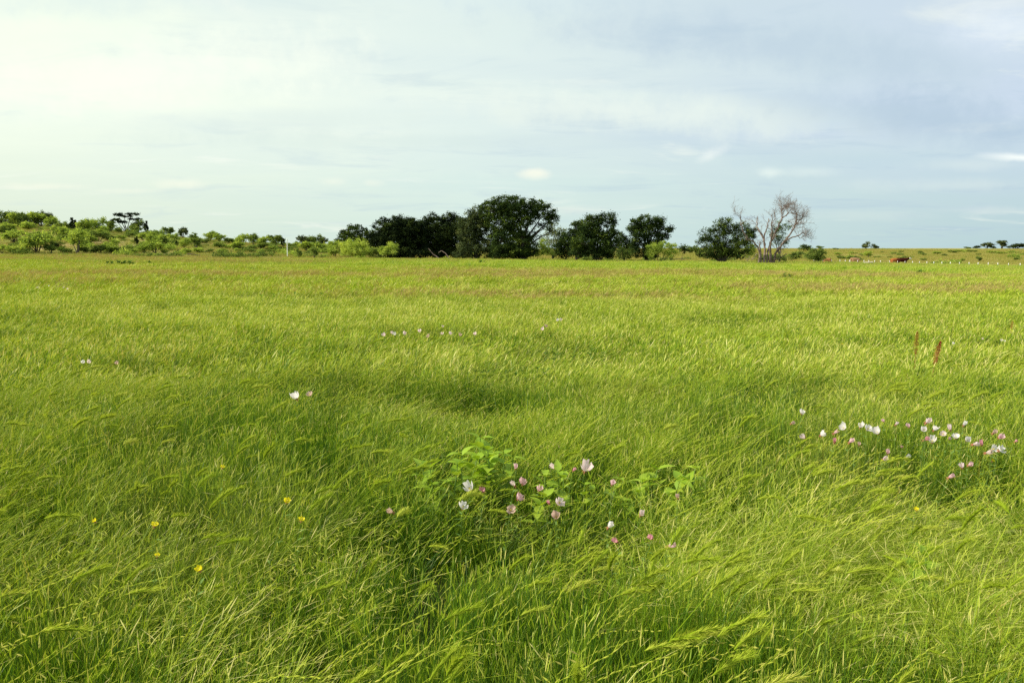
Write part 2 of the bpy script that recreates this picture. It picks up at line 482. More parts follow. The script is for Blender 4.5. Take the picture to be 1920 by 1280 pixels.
def foxtail(mb, h, lean, az, base=(0, 0), head=0.10, fat=0.0065, tint=0.45, awns=110, cur=0.9):
    """stem, arching bristly head"""
    st = stalk_curve(h, lean, az, base, 6)
    ribbon(mb, st, 0.0022, random.random() * 3, tint * 0.6)
    d = st[-1] - st[-2]; d /= np.linalg.norm(d)
    n = 9; p = st[-1].copy(); pts = [p.copy()]
    hd = np.array([math.cos(az), math.sin(az), -0.35])
    for i in range(n):
        d = d + hd * cur / n; d /= np.linalg.norm(d)
        p = p + d * head / n; pts.append(p.copy())
    pts = np.array(pts)
    prof = np.array([0.35, 0.8, 1, 1, 1, 0.95, 0.85, 0.7, 0.5, 0.15])
    mb.tube(pts, prof * fat * 0.62, 5, tint)
    for k in range(awns):
        u = random.random() * 0.93; i = int(u * n); q = pts[i] + (pts[i + 1] - pts[i]) * (u * n - i)
        dd = pts[i + 1] - pts[i]; dd = dd / np.linalg.norm(dd)
        r = np.random.default_rng(random.randrange(1 << 30)).normal(0, 1, 3); r -= dd * r.dot(dd); r /= np.linalg.norm(r) + 1e-9
        L = 0.020 + 0.014 * random.random()
        e = q + dd * L * 0.85 + r * L * 0.55
        s = np.cross(dd, r) * 0.0009
        mb.add([q - s, q + s, e + s * 0.4, e - s * 0.4], [(0, 1, 2, 3)], min(1, tint + 0.1 + random.random() * 0.2))

def rye(mb, h, lean, az, base, tint=0.7, n=17):
    """slender green ear, spikelets pressed close along the stem"""
    st = stalk_curve(h, lean, az, base, 8, 2.6)
    ribbon(mb, st, 0.0020, random.random() * 3, tint * 0.7)
    for i in range(n):
        u = 0.68 + 0.32 * i / (n - 1)
        k = min(int(u * 7), 6); q = st[k] + (st[k + 1] - st[k]) * (u * 7 - k)
        d = st[k + 1] - st[k]; d = d / np.linalg.norm(d)
        s = np.array([-math.sin(az), math.cos(az), 0.2]) * (1 if i % 2 else -1)
        seed_lens(mb, q, d + s * 0.22, 0.020 + 0.006 * random.random(), 0.0040, tint - 0.1 + random.random() * 0.15)

def oat(mb, h, lean, az, base, tint=0.8, n=9):
    st = stalk_curve(h, lean, az, base, 8, 2.4)
    ribbon(mb, st, 0.0018, random.random() * 3, tint * 0.7)
    for i in range(n):
        u = 0.62 + 0.38 * i / (n - 1)
        k = min(int(u * 7), 6); q = st[k] + (st[k + 1] - st[k]) * (u * 7 - k)
        a2 = random.random() * 6.28
        side = np.array([math.cos(a2), math.sin(a2), 0.5]); L = 0.012 + 0.02 * random.random()
        tip = q + side * L + np.array([math.cos(az), math.sin(az), 0]) * L
        ribbon(mb, [q, tip], 0.0008, 0.5, tint)
        seed_lens(mb, tip, np.array([math.cos(az) * 0.8, math.sin(az) * 0.8, -0.6]) + side * 0.3, 0.022 + 0.008 * random.random(), 0.0042, tint - 0.1 + random.random() * 0.25)

def make_col(name, meshes):
    """a collection that the meadow object scatters; it is not itself in the scene"""
    c = bpy.data.collections.new(name)
    for i, me in enumerate(meshes):
        o = bpy.data.objects.new('%s_%02d' % (name, i), me)
        c.objects.link(o)
    return c

def scatter(name, P, R, S, I, coll, label):
    me = bpy.data.meshes.new(name)
    n = len(P)
    me.vertices.add(n); me.vertices.foreach_set('co', np.asarray(P, np.float32).ravel())
    a = me.attributes.new('rot', 'FLOAT_VECTOR', 'POINT'); a.data.foreach_set('vector', np.asarray(R, np.float32).ravel())
    a = me.attributes.new('scl', 'FLOAT_VECTOR', 'POINT'); a.data.foreach_set('vector', np.asarray(S, np.float32).ravel())
    a = me.attributes.new('idx', 'INT', 'POINT'); a.data.foreach_set('value', np.asarray(I, np.int32))
    ob = bpy.data.objects.new(name, me); COL.objects.link(ob)
    ng = bpy.data.node_groups.new(name, 'GeometryNodeTree')
    ng.interface.new_socket('Geometry', in_out='INPUT', socket_type='NodeSocketGeometry')
    ng.interface.new_socket('Geometry', in_out='OUTPUT', socket_type='NodeSocketGeometry')
    gi = ng.nodes.new('NodeGroupInput'); go = ng.nodes.new('NodeGroupOutput')
    ci = ng.nodes.new('GeometryNodeCollectionInfo'); ci.inputs['Collection'].default_value = coll
    ci.inputs['Separate Children'].default_value = True; ci.inputs['Reset Children'].default_value = True
    ip = ng.nodes.new('GeometryNodeInstanceOnPoints')
    ip.inputs['Pick Instance'].default_value = True
    def attr(nm, dt):
        nd = ng.nodes.new('GeometryNodeInputNamedAttribute'); nd.data_type = dt; nd.inputs['Name'].default_value = nm
        return nd.outputs['Attribute']
    L = ng.links
    L.new(gi.outputs[0], ip.inputs['Points']); L.new(ci.outputs[0], ip.inputs['Instance'])
    L.new(attr('rot', 'FLOAT_VECTOR'), ip.inputs['Rotation']); L.new(attr('scl', 'FLOAT_VECTOR'), ip.inputs['Scale'])
    L.new(attr('idx', 'INT'), ip.inputs['Instance Index'])
    L.new(ip.outputs[0], go.inputs[0])
    md = ob.modifiers.new('scatter', 'NODES'); md.node_group = ng
    ob['kind'] = 'stuff'; ob['label'] = label
    return ob

# ---- tuft variants, each with its own material slot
def tuft_mesh(kind):
    mb = MB()
    if kind == 'near':
        blades(mb, 10, 0.08, (0.18, 0.40), (0.0026, 0.0056), (0.10, 0.70), 5, (0.0, 0.45), 2.4)
        blades(mb, 14, 0.08, (0.32, 0.52), (0.0016, 0.0034), (0.0, 0.30), 4, (0.1, 0.6), 1.2)
        headed(mb, 17, 0.08, (0.32, 0.58), (0.0012, 0.0018), (0.025, 0.07), (0.0020, 0.0042), (0.0, 0.36), (0.1, 0.4), (0.45, 0.95), 1.5)
    elif kind == 'near_gold':
        blades(mb, 10, 0.08, (0.24, 0.46), (0.0025, 0.0050), (0.10, 0.90), 5, (0.2, 0.7), 1.4)
        headed(mb, 24, 0.08, (0.34, 0.60), (0.0012, 0.0018), (0.03, 0.08), (0.0020, 0.0042), (0.2, 1.0), (0.3, 0.6), (0.60, 1.0), 0.9)
    elif kind == 'near_low':
        blades(mb, 20, 0.07, (0.10, 0.30), (0.0035, 0.0085), (0.2, 0.9), 4, (0.0, 0.40), 2.6)
    elif kind == 'near_rye':
        blades(mb, 16, 0.07, (0.20, 0.48), (0.0022, 0.0048), (0.05, 0.6), 5, (0.05, 0.6), 2.0)
        headed(mb, 11, 0.08, (0.32, 0.56), (0.0012, 0.0018), (0.04, 0.09), (0.002, 0.004), (0.05, 0.6), (0.1, 0.4), (0.6, 1.0), 1.0)
        for _ in range(2):
            rye(mb, 0.46 + 0.14 * random.random(), 0.25 + 0.5 * random.random(), random.gauss(0, 0.7), (random.gauss(0, .04), random.gauss(0, .04)), 0.72)
    elif kind in ('mid', 'mid_gold'):
        blades(mb, 22, 0.16, (0.20, 0.44), (0.006, 0.012), (0.1, 0.8), 4, (0.0, 0.60), 2.0)
        headed(mb, 28, 0.14, (0.32, 0.62), (0.003, 0.005), (0.05, 0.11), (0.005, 0.009), (0.1, 0.8), (0.1, 0.5), (0.5, 1.0), 0.9)
        rye(mb, 0.50, 0.7, random.gauss(0, 0.6), (0, 0), 0.8, 9)
    elif kind in ('far', 'far_gold'):
        blades(mb, 50, 0.38, (0.24, 0.48), (0.016, 0.03), (0.2, 0.9), 3, (0.1, 0.7), 1.6)
        headed(mb, 26, 0.26, (0.42, 0.68), (0.006, 0.010), (0.10, 0.18), (0.012, 0.020), (0.3, 0.9), (0.2, 0.6), (0.55, 0.95), 0.8, 3)
    elif kind == 'vfar':
        blades(mb, 70, 0.8, (0.28, 0.52), (0.025, 0.05), (0.2, 0.9), 2, (0.3, 0.85), 0.8, wtip=0.3)
        blades(mb, 24, 0.6, (0.42, 0.64), (0.018, 0.03), (0.3, 0.9), 2, (0.6, 1.0), 0.6, wtip=0.3)
    elif kind == 'vdry':
        blades(mb, 80, 0.8, (0.25, 0.58), (0.02, 0.04), (0.2, 0.9), 2, (0.2, 1.0), 1.2, wtip=0.3)
    elif kind == 'hill':
        blades(mb, 70, 1.3, (0.12, 0.32), (0.03, 0.06), (0.1, 0.9), 2, (0.1, 1.0), 1.6, wtip=0.3)
    me = mb.mesh('grass_tuft')
    me.materials.append(M_dry if kind in ('vdry', 'hill') else M_gold if kind in ('near_gold', 'mid_gold') else M_dry if kind == 'far_gold' else M_grass)
    return me

kinds = ['near'] * 7 + ['near_gold'] * 4 + ['near_low'] * 3 + ['near_rye'] * 4 + ['mid'] * 7 + ['mid_gold'] * 4 + ['far'] * 6 + ['far_gold'] * 4 + ['vfar'] * 6 + ['vdry'] * 4 + ['hill'] * 4
tufts = [tuft_mesh(k) for k in kinds]
KI = {k: [i for i, q in enumerate(kinds) if q == k] for k in set(kinds)}
tuft_col = make_col('grass_tuft', tufts)

# dips in the canopy (photo px, py at canopy height, radius m, factor): flower patches and dark hollows
DIPS = [(at_height(px, py, 0.45), r, k) for px, py, r, k in [
    (905, 735, 0.75, 0.45), (960, 690, 0.6, 0.62), (1040, 660, 1.3, 0.72), (820, 720, 0.5, 0.75), (1700, 880, 0.45, 0.60), (1585, 870, 0.35, 0.75), (1820, 880, 0.40, 0.7),
    (980, 990, 0.30, 0.62), (880, 985, 0.22, 0.7), (1150, 1010, 0.25, 0.7), (950, 930, 0.4, 0.80), (870, 880, 0.35, 0.72), (1210, 890, 0.3, 0.78),
    (250, 800, 0.4, 0.75), (830, 640, 1.2, 0.86), (1600, 830, 0.4, 0.86), (1760, 850, 0.5, 0.86),
    (300, 1150, 0.12, 0.6), (560, 1200, 0.12, 0.6), (60, 1000, 0.2, 0.7), (1180, 1180, 0.12, 0.6), (820, 1130, 0.14, 0.65), (1460, 1190, 0.1, 0.6)]]

def canopy(x, y):
    """relative height of the grass"""
    h = 0.86 + 0.34 * (vnoise(x, y, 1.3, 11) - 0.5) + 0.34 * (vnoise(x, y, 0.28, 12) - 0.5) + 0.30 * (vnoise(x, y, 0.12, 14) - 0.5) + 0.30 * (vnoise(x, y, 4.5, 13) - 0.5)
    for p, r, k in DIPS:
        d = np.sqrt((x - p.x) ** 2 + (y - p.y) ** 2) / r
        h = h * (1 - (1 - k) * (1 - sst(np.clip((d - 0.45) / 0.75, 0, 1))))
    return h

def sector(r0, r1, dens, half=0.74):
    """random points of a sector in front of the camera; dens per m2"""
    n = int(half * (r1 * r1 - r0 * r0) * dens)
    r = np.sqrt(r0 * r0 + (r1 * r1 - r0 * r0) * rng.random(n)); a = (rng.random(n) * 2 - 1) * half
    return r * np.sin(a), r * np.cos(a)

def wedge(y0, y1, dens, slope=0.66, margin=3.6):
    """random points between two distances, wide enough to stay covered a few steps to either side"""
    n = int((y1 - y0) * 2 * (margin + slope * y1) * dens)
    y = y0 + (y1 - y0) * rng.random(n); wmax = margin + slope * y1
    x = (rng.random(n) * 2 - 1) * wmax
    k = np.abs(x) < margin + slope * np.maximum(y, 0)
    return x[k], y[k]

def wind(x, y):
    """extra lean to the right: gusts, strongest in the right foreground"""
    g = -0.14 + 0.18 * (vnoise(x, y, 2.2, 21) - 0.45) + 0.26 * (vnoise(x, y, 0.6, 22) - 0.5)
    u = x / np.maximum(y, 0.5)
    g = g - 0.13 * sst((-u + 0.15) / 0.3) * sst((4.2 - y) / 1.5)
    g = g + 0.20 * sst((u + 0.05) / 0.5) * sst((5.2 - y) / 2.0) + 0.06 * sst((-u - 0.1) / 0.4) * sst((9 - y) / 3.0)
    return g

GOLD = [(at_height(px, py, 0.5), rx, rd, k) for px, py, rx, rd, k in [(1560, 990, 1.2, 0.65, 1.0), (1850, 1020, 1.1, 0.9, 1.0), (1380, 930, 0.7, 0.5, 0.8), (1750, 930, 1.2, 0.35, 0.9),
         (130, 690, 1.6, 1.2, 0.8), (60, 760, 0.9, 0.7, 0.6), (500, 600, 3, 1.2, 0.5), (1050, 610, 3, 1.2, 0.5), (1700, 560, 5, 2.0, 0.5), (1250, 760, 1.5, 0.6, 0.4)]]
def goldness(x, y):
    g = 0.04 + 0.35 * sst((vnoise(x, y, 1.1, 61) - 0.55) / 0.25)
    for p, rx, rd, k in GOLD:
        d = np.sqrt(((x - p.x) / rx) ** 2 + ((y - p.y) / rd) ** 2)
        g = np.maximum(g, k * (1 - sst((d - 0.4) / 0.8)))
    return g
PX, PY, PS, PI, PT = [], [], [], [], []
def lay(x, y, choices, hmul=1.0, keep=None, s=1.0):
    n = len(x)
    if keep is not None:
        x, y = x[keep], y[keep]; n = len(x)
    PX.append(x); PY.append(y)
    c = canopy(x, y) * hmul * (0.88 + 0.24 * rng.random(n))
    sx = s * (0.85 + 0.3 * rng.random(n))
    PS.append(np.stack([sx, sx, c], -1)); PI.append(rng.choice(choices, n))
    tilt = np.clip(wind(x, y), -0.15, 0.55)
    PT.append(np.stack([rng.normal(0, 0.07, n), tilt + rng.normal(0, 0.11, n), rng.normal(0.1, 0.75, n)], -1))

x, y = wedge(-1.2, 4.2, 215)
kp = ~((vnoise(x, y, 0.16, 15) > 0.64 - 0.12 * sst((-x / np.maximum(y, .5) + .2) / .3)) & (rng.random(len(x)) < 0.8)); x, y = x[kp], y[kp]
q = rng.random(len(x))
ry = vnoise(x, y, 0.8, 31)
nearc = q < 0.80
gd = rng.random(len(x)) < goldness(x, y)
lay(x, y, KI['near_gold'], keep=nearc & gd); nearc2 = nearc & ~gd
lay(x, y, KI['near'], keep=nearc2 & (ry < 0.62)); lay(x, y, KI['near_rye'], keep=nearc2 & (ry >= 0.62)); lay(x, y, KI['near_low'], keep=~nearc)
x, y = wedge(4.2, 8.8, 150)
kp = ~((vnoise(x, y, 0.22, 15) > 0.66) & (rng.random(len(x)) < 0.6)); x, y = x[kp], y[kp]
q = rng.random(len(x)); ry = vnoise(x, y, 1.0, 31)
nearc = q < 0.84
gd = rng.random(len(x)) < goldness(x, y)
lay(x, y, KI['near_gold'], keep=nearc & gd); nearc2 = nearc & ~gd
lay(x, y, KI['near'], keep=nearc2 & (ry < 0.58)); lay(x, y, KI['near_rye'], keep=nearc2 & (ry >= 0.58)); lay(x, y, KI['near_low'], keep=~nearc)
x, y = wedge(8.5, 26, 44)
gd = rng.random(len(x)) < 0.05 + 0.55 * sst((vnoise(x * 0.5, y, 2.6, 62) - 0.5) / 0.25)
lay(x, y, KI['mid'], keep=~gd); lay(x, y, KI['mid_gold'], keep=gd)
x, y = wedge(25, 75, 10, margin=5)
gd = rng.random(len(x)) < 0.12 + 0.60 * sst((vnoise(x * 0.4, y, 7, 63) - 0.45) / 0.25)
lay(x, y, KI['far'], keep=~gd); lay(x, y, KI['far_gold'], keep=gd)
x, y = sector(72, 205, 4.6, 0.72)
px = 960 + FPX * x / y
E = np.interp(px, PXK, EDG)
infield = y < E + 12 * (vnoise(x, y, 12, 41) - 0.5)
x, y, px, E = x[infield], y[infield], px[infield], E[infield]
# tan band near the meadow's far edge on the left, patches elsewhere
dn = vnoise(x * 0.35, y, 9, 42)
dry = sst((y - (E - 78)) / 30) * np.where(px < 640, 1.0, np.where(px < 960, 0.6, 0.42)) * np.clip(0.2 + 1.5 * dn, 0, 1)
isdry = rng.random(len(x)) < dry
lay(x, y, KI['vfar'], keep=~isdry); lay(x, y, KI['vdry'], keep=isdry)
# hills
x, y = sector(135, 440, 0.85, 0.70)
px = 960 + FPX * x / y
E = np.interp(px, PXK, EDG); Rg = np.interp(px, PXK, RDG)
k = (y > E - 3) & (y < Rg + 6) & (rng.random(len(x)) < 0.35 + 0.9 * vnoise(x, y, 14, 43))
lay(x, y, KI['hill'], keep=k)
X = np.concatenate(PX); Y = np.concatenate(PY); Z = terrain(X, Y) - 0.01
scatter('meadow_grass', np.stack([X, Y, Z], -1), np.concatenate(PT), np.concatenate(PS), np.concatenate(PI), tuft_col,
        'tall wind-blown green grass covering the whole meadow')

# ---- seed heads rising out of the grass
hv = []
for i in range(9):
    mb = MB(); lean = 0.28 + 0.07 * i
    foxtail(mb, 0.52 + 0.05 * random.random(), lean, random.gauss(0, 0.35), head=0.09 + 0.035 * random.random(), fat=0.0080, awns=170, tint=0.34 + 0.26 * random.random(), cur=0.5 + 0.12 * i)
    me = mb.mesh('foxtail_head'); me.materials.append(M_head); hv.append(me)
for i in range(5):
    mb = MB(); oat(mb, 0.54 + 0.05 * random.random(), 0.35 + 0.1 * i, random.gauss(0, 0.4), (0, 0)); me = mb.mesh('oat_head'); me.materials.append(M_head); hv.append(me)
for i in range(5):
    mb = MB(); rye(mb, 0.56 + 0.06 * random.random(), 0.45 + 0.12 * i, random.gauss(0, 0.4), (0, 0), 0.8, 14); me = mb.mesh('rye_head'); me.materials.append(M_head); hv.append(me)
for i in range(2):      # reddish brown dead stalks
    mb = MB(); rye(mb, 0.5, 0.25 + 0.2 * i, random.gauss(0, 0.8), (0, 0), 1.0, 12); me = mb.mesh('dry_head'); me.materials.append(M_head); hv.append(me)
head_col = make_col('seed_head', hv)
PX, PY, PS, PI, PT = [], [], [], [], []
def heads(x, y, p, ch, hs=1.0):
    k = rng.random(len(x)) < p
    x, y = x[k], y[k]; n = len(x)
    PX.append(x); PY.append(y)
    c = canopy(x, y) * (0.95 + 0.22 * rng.random(n)) * hs
    PS.append(np.stack([c, c, c], -1)); PI.append(rng.choice(ch, n))
    PT.append(np.stack([rng.normal(0, 0.08, n), np.clip(wind(x, y), -0.1, 0.4) * 0.8 + rng.normal(0, 0.1, n), rng.normal(0.0, 0.5, n)], -1))
x, y = sector(0.8, 9, 34, 0.8); u = x / y
heads(x, y, 0.22 * sst((5 - y) / 2) + 0.06 + 0.60 * sst((u + 0.25) / 0.5) * sst((4.4 - y) / 1.6) + 0.25 * sst((vnoise(x, y, 1.5, 51) - 0.5) / 0.2), list(range(9)))
x, y = sector(0.8, 9, 34, 0.8); u = x / y
heads(x, y, 0.15 + 0.6 * sst((-u + 0.1) / 0.4) * sst((4.5 - y) / 2) + 0.4 * sst((u - 0.2) / .3) * sst((4 - y) / 2), list(range(9, 14)))
x, y = sector(0.8, 9, 36, 0.8)
heads(x, y, 0.15 + 0.85 * sst((vnoise(x, y, 1.2, 52) - 0.45) / 0.2), list(range(14, 19)), 0.97)
x, y = sector(1.0, 14, 5, 0.75); heads(x, y, sst((vnoise(x, y, 1.6, 53) - 0.55) / 0.15), [19, 20])
x, y = sector(9, 26, 14, 0.75); heads(x, y, 0.15 + 0.7 * sst((vnoise(x, y, 2.4, 54) - 0.5) / 0.2), list(range(0, 9)) + list(range(14, 19)))
X = np.concatenate(PX); Y = np.concatenate(PY); Z = terrain(X, Y) - 0.01
scatter('grass_seed_heads', np.stack([X, Y, Z], -1), np.concatenate(PT), np.concatenate(PS), np.concatenate(PI), head_col,
        'foxtail and oat seed heads nodding above the meadow grass')


# ------------------------------------------------------------------ trees
def bez(a, b, sag, n=6, wob=0.3):
    a = np.array(a, float); b = np.array(b, float)
    t = np.linspace(0, 1, n)[:, None]
    m = (a + b) / 2 + np.array([random.gauss(0, wob), random.gauss(0, wob), sag])
    return (1 - t) ** 2 * a + 2 * t * (1 - t) * m + t * t * b

def leaf_cloud(cen, sig, n, size, tint, flat=0.7, up=0.35):
    """n leaf quads in gaussian puffs; cen (m,3), sig scalar/arr"""
    m = len(cen)
    k = rng.integers(0, m, n)
    sg = (sig[k] if hasattr(sig, '__len__') else np.full(n, sig))[:, None]
    p = cen[k] + rng.normal(0, 1, (n, 3)) * sg * np.array([1, 1, flat])
    nr = rng.normal(0, 1, (n, 3)); nr[:, 2] = np.abs(nr[:, 2]) + up
    nr /= np.linalg.norm(nr, axis=1, keepdims=True)
    a = np.cross(nr, rng.normal(0, 1, (n, 3))); a /= np.linalg.norm(a, axis=1, keepdims=True) + 1e-9
    b = np.cross(nr, a)
    s = size * (0.6 + 0.8 * rng.random(n))[:, None]
    a = a * s * 0.5; b = b * s * 0.42
    v = np.stack([p - a, p - b * 0.9 + a * 0.1, p + a, p + b], 1).reshape(-1, 3)
    f = np.arange(4 * n).reshape(n, 4)
    t = np.repeat(np.clip(tint[k] + rng.normal(0, 0.12, n), 0, 1), 4)
    return v, f, t

def build_tree(name, label, cat, base_px, D, lobes, mat, leaf=0.22, dens=1.0, trunk_r=0.35, clump=0.62, base_z=None, group=None,
               fill=0.25, tint0=0.5, stems=1, depth=0.85, stem_spread=0.0, hollow=False, bark=None, trunk_top=0.35):
    """lobes: (px, py, rx, ry[, dens]) ellipses of the crown as seen; they become ellipsoids at the tree's own distance and size"""
    b = at_depth(base_px, 480, D)
    bz = tz(b.x, D)
    r0 = root(name, label, cat, (b.x, D, bz), 0, group)
    k = D / FPX
    cr = MB(); tr = MB()
    cents = []
    for lb in lobes:
        px, py, rx, ry = lb[:4]; ld = lb[4] if len(lb) > 4 else 1.0
        c = at_depth(px, py, D); rx *= k; ry *= k
        rd = max(rx, ry) * depth
        off = random.uniform(-0.4, 0.4) * rd if len(lobes) > 3 else 0
        c = np.array([c.x - b.x, off, c.z - bz])
        cents.append((c, rx, ry, ld))
        m = max(6, int(1.7 * (rx * ry + rx * rd + ry * rd) / (clump ** 2)))
        d = rng.normal(0, 1, (m, 3)); d /= np.linalg.norm(d, axis=1, keepdims=True)
        rad = np.where(rng.random(m) < fill, rng.random(m) ** 0.5 * 0.8, 0.80 + 0.26 * rng.random(m))
        cc = c + d * rad[:, None] * np.array([rx, rd, ry])
        cc[:, 2] = np.maximum(cc[:, 2], 0.25)
        sig = clump * (0.32 + 0.34 * rng.random(m))
        tn = np.clip(tint0 + 0.27 * rng.normal(0, 1, m), 0, 1)
        n = int(m * 52 * dens * ld * (clump / 0.55) ** 2 * 1.12 * (0.22 / leaf) ** 2)
        v, f, t = leaf_cloud(cc, sig, n, leaf, tn)
        cr.add(v, f, t)
        # twigs to some clumps
        hub = c * np.array([1, 1, 1]) - np.array([0, 0, ry * 0.3])
        for i in rng.choice(m, min(m, 9), replace=False):
            tr.tube(bez(hub, cc[i], ry * 0.1, 4, 0.15), np.linspace(trunk_r * 0.16, trunk_r * 0.04, 4), 4)
    bases = [np.array([stem_spread * (i - (stems - 1) / 2) + random.gauss(0, 0.05), random.gauss(0, stem_spread * 0.3), -0.3]) for i in range(stems)]
    for i, (c, rx, ry, ld) in enumerate(cents):
        bs = bases[i % stems]
        fork = bs + np.array([0.12 * (c[0] - bs[0]), 0.12 * c[1], max(c[2] * trunk_top, 0.5)])
        hub = c - np.array([0, 0, ry * 0.3])
        p = np.concatenate([bez(bs, fork, 0, 4, 0.08), bez(fork, hub, 0.1 * abs(c[0] - bs[0]), 6, 0.25)[1:]])
        rr = np.concatenate([np.linspace(trunk_r * 1.0, trunk_r * 0.6, 4), np.linspace(trunk_r * 0.36, trunk_r * 0.12, 5)])
        tr.tube(p, rr, 7)
    link('trunk', tr.mesh('trunk', True), bark or M_bark, r0)
    link('crown', cr.mesh('crown'), mat, r0)
    return r0

GC = 'trees of the central grove'
build_tree('oak_tree', 'low dark rounded oak at the left end of the tree line, behind lime shrubs', 'tree', 668, 182,
           [(668, 440, 26, 17), (650, 450, 18, 14), (690, 448, 18, 18), (668, 458, 28, 14)], M_oak, 0.26, 1.0, 0.3, group=GC)
build_tree('juniper_tree', 'blackish dense tree with a broad flat crown, left half of the dark block', 'tree', 752, 172,
           [(720, 432, 24, 22), (745, 428, 28, 23), (772, 432, 26, 24), (715, 455, 22, 18), (745, 455, 30, 22), (780, 455, 30, 22), (735, 470, 35, 12), (775, 472, 35, 12), (705, 445, 12, 14), (760, 440, 40, 26)],
           M_black, 0.24, 1.3, 0.4, fill=0.35, group=GC)
build_tree('juniper_tree', 'blackish tree with spiky bumpy top, right half of the dark block', 'tree', 822, 176,
           [(800, 425, 20, 18), (820, 420, 22, 20), (845, 418, 20, 18), (863, 425, 16, 18), (800, 450, 26, 22), (835, 448, 30, 24), (850, 468, 28, 14), (812, 470, 34, 12), (830, 440, 36, 26), (870, 455, 16, 22)],
           M_black, 0.24, 1.2, 0.4, fill=0.35, tint0=0.6, group=GC)
build_tree('hackberry_tree', 'grey-green shaggy tree against the left side of the tallest tree', 'tree', 893, 163,
           [(884, 412, 22, 20), (905, 402, 22, 18), (872, 432, 16, 20), (895, 440, 26, 24), (880, 462, 20, 20), (910, 465, 24, 18), (930, 455, 18, 24), (890, 425, 24, 22), (868, 474, 16, 10)],
           M_olive, 0.22, 0.9, 0.35, tint0=0.35, group=GC)
build_tree('oak_tree', 'tallest tree of the grove, wide dark crown with bare limbs showing on its right', 'tree', 981, 160,
           [(925, 392, 24, 20), (948, 384, 26, 17), (968, 390, 26, 20), (995, 388, 26, 15), (1018, 398, 22, 15), (1032, 410, 14, 12, 0.7), (1022, 424, 14, 7, 0.5),
            (940, 415, 30, 24), (968, 420, 26, 24), (990, 405, 20, 14, 0.8), (945, 448, 28, 24), (970, 455, 22, 24), (990, 462, 18, 20), (952, 470, 30, 12),
            (1004, 436, 9, 9, 0.4), (1035, 432, 8, 6, 0.3), (975, 474, 22, 10), (935, 478, 18, 8), (998, 474, 12, 10, 0.8)],
           M_oak, 0.22, 1.0, 0.5, group=GC, fill=0.2, trunk_top=0.5)
build_tree('willow_tree', 'pale grey-green wispy tree in the gap right of the tallest tree', 'tree', 1036, 180,
           [(1040, 434, 18, 16, 0.5), (1052, 448, 14, 18, 0.6), (1030, 455, 16, 20, 0.5)], M_olive, 0.24, 0.7, 0.2, tint0=0.8, clump=0.8, group=GC)
build_tree('hackberry_tree', 'small dull brownish-green tree just right of the wispy tree', 'tree', 1062, 172,
           [(1052, 458, 16, 22, 0.9), (1064, 462, 16, 20, 0.9), (1048, 472, 14, 12)], M_oak, 0.24, 0.9, 0.25, tint0=0.3, group=GC)
build_tree('oak_tree', 'round dark tree behind the left shoulder of the leafy post oak', 'tree', 1080, 170,
           [(1080, 432, 16, 16), (1092, 428, 16, 14), (1078, 455, 18, 22), (1090, 468, 18, 18)], M_oak, 0.24, 1.1, 0.3, tint0=0.35, group=GC)
build_tree('post_oak_tree', 'dark tree with knobby upper right crown and short central trunk, nearest of the grove', 'tree', 1117, 152,
           [(1110, 416, 18, 11, 0.8), (1130, 412, 18, 12, 0.8), (1148, 408, 11, 11, 0.8), (1150, 425, 10, 12, 0.6), (1108, 432, 22, 14), (1132, 436, 20, 14, 0.8),
            (1095, 452, 22, 20), (1118, 452, 24, 22), (1140, 455, 18, 22), (1088, 472, 20, 14), (1115, 474, 26, 12), (1140, 472, 16, 12), (1104, 410, 7, 6, 0.6)],
           M_oak, 0.22, 1.05, 0.4, group=GC, fill=0.3, tint0=0.45, trunk_top=0.3)
build_tree('oak_tree', 'small dark tree filling the dip between the post oak and the domed tree', 'tree', 1170, 168,
           [(1168, 444, 12, 10, 0.7), (1160, 452, 12, 12, 0.8), (1176, 462, 14, 14), (1172, 476, 16, 9)], M_oak, 0.24, 0.9, 0.22, tint0=0.55, group=GC)
build_tree('oak_tree', 'dark domed tree with a clump jutting out to the right, behind the bright lime shrub', 'tree', 1212, 166,
           [(1200, 418, 16, 12), (1220, 414, 20, 11), (1236, 416, 12, 11), (1184, 428, 10, 10, 0.8), (1205, 432, 22, 14), (1232, 432, 16, 12), (1252, 434, 10, 10, 0.9), (1258, 428, 6, 6, 0.8),
            (1200, 450, 18, 18, 0.9), (1222, 450, 18, 16), (1240, 446, 12, 8, 0.8), (1200, 470, 20, 14), (1218, 472, 16, 12)],
           M_oak, 0.22, 1.0, 0.35, group=GC, fill=0.25, tint0=0.42, trunk_top=0.5)
build_tree('elm_tree', 'lone rounded grey-green tree standing left of the dead tree', 'tree', 1354, 158,
           [(1358, 420, 14, 12, 0.8), (1345, 430, 16, 14, 0.8), (1370, 434, 16, 16, 0.8), (1393, 430, 16, 13), (1408, 440, 12, 12), (1322, 440, 10, 12, 0.6), (1340, 455, 22, 16),
            (1368, 455, 22, 18), (1395, 455, 18, 16, 0.8), (1330, 474, 20, 11), (1355, 472, 20, 12), (1380, 474, 20, 10), (1312, 455, 7, 8, 0.4)],
           M_oak, 0.20, 0.85, 0.3, group='lone trees right of the grove', fill=0.3, tint0=0.62, trunk_top=0.25)
build_tree('elm_tree', 'thin green tree growing up behind the limbs of the dead tree', 'tree', 1462, 170,
           [(1470, 425, 16, 14, 0.45), (1456, 440, 12, 12, 0.6), (1462, 455, 14, 14, 0.5), (1448, 432, 7, 8, 0.4)], M_oak, 0.22, 0.7, 0.2, group='lone trees right of the grove', tint0=0.6)

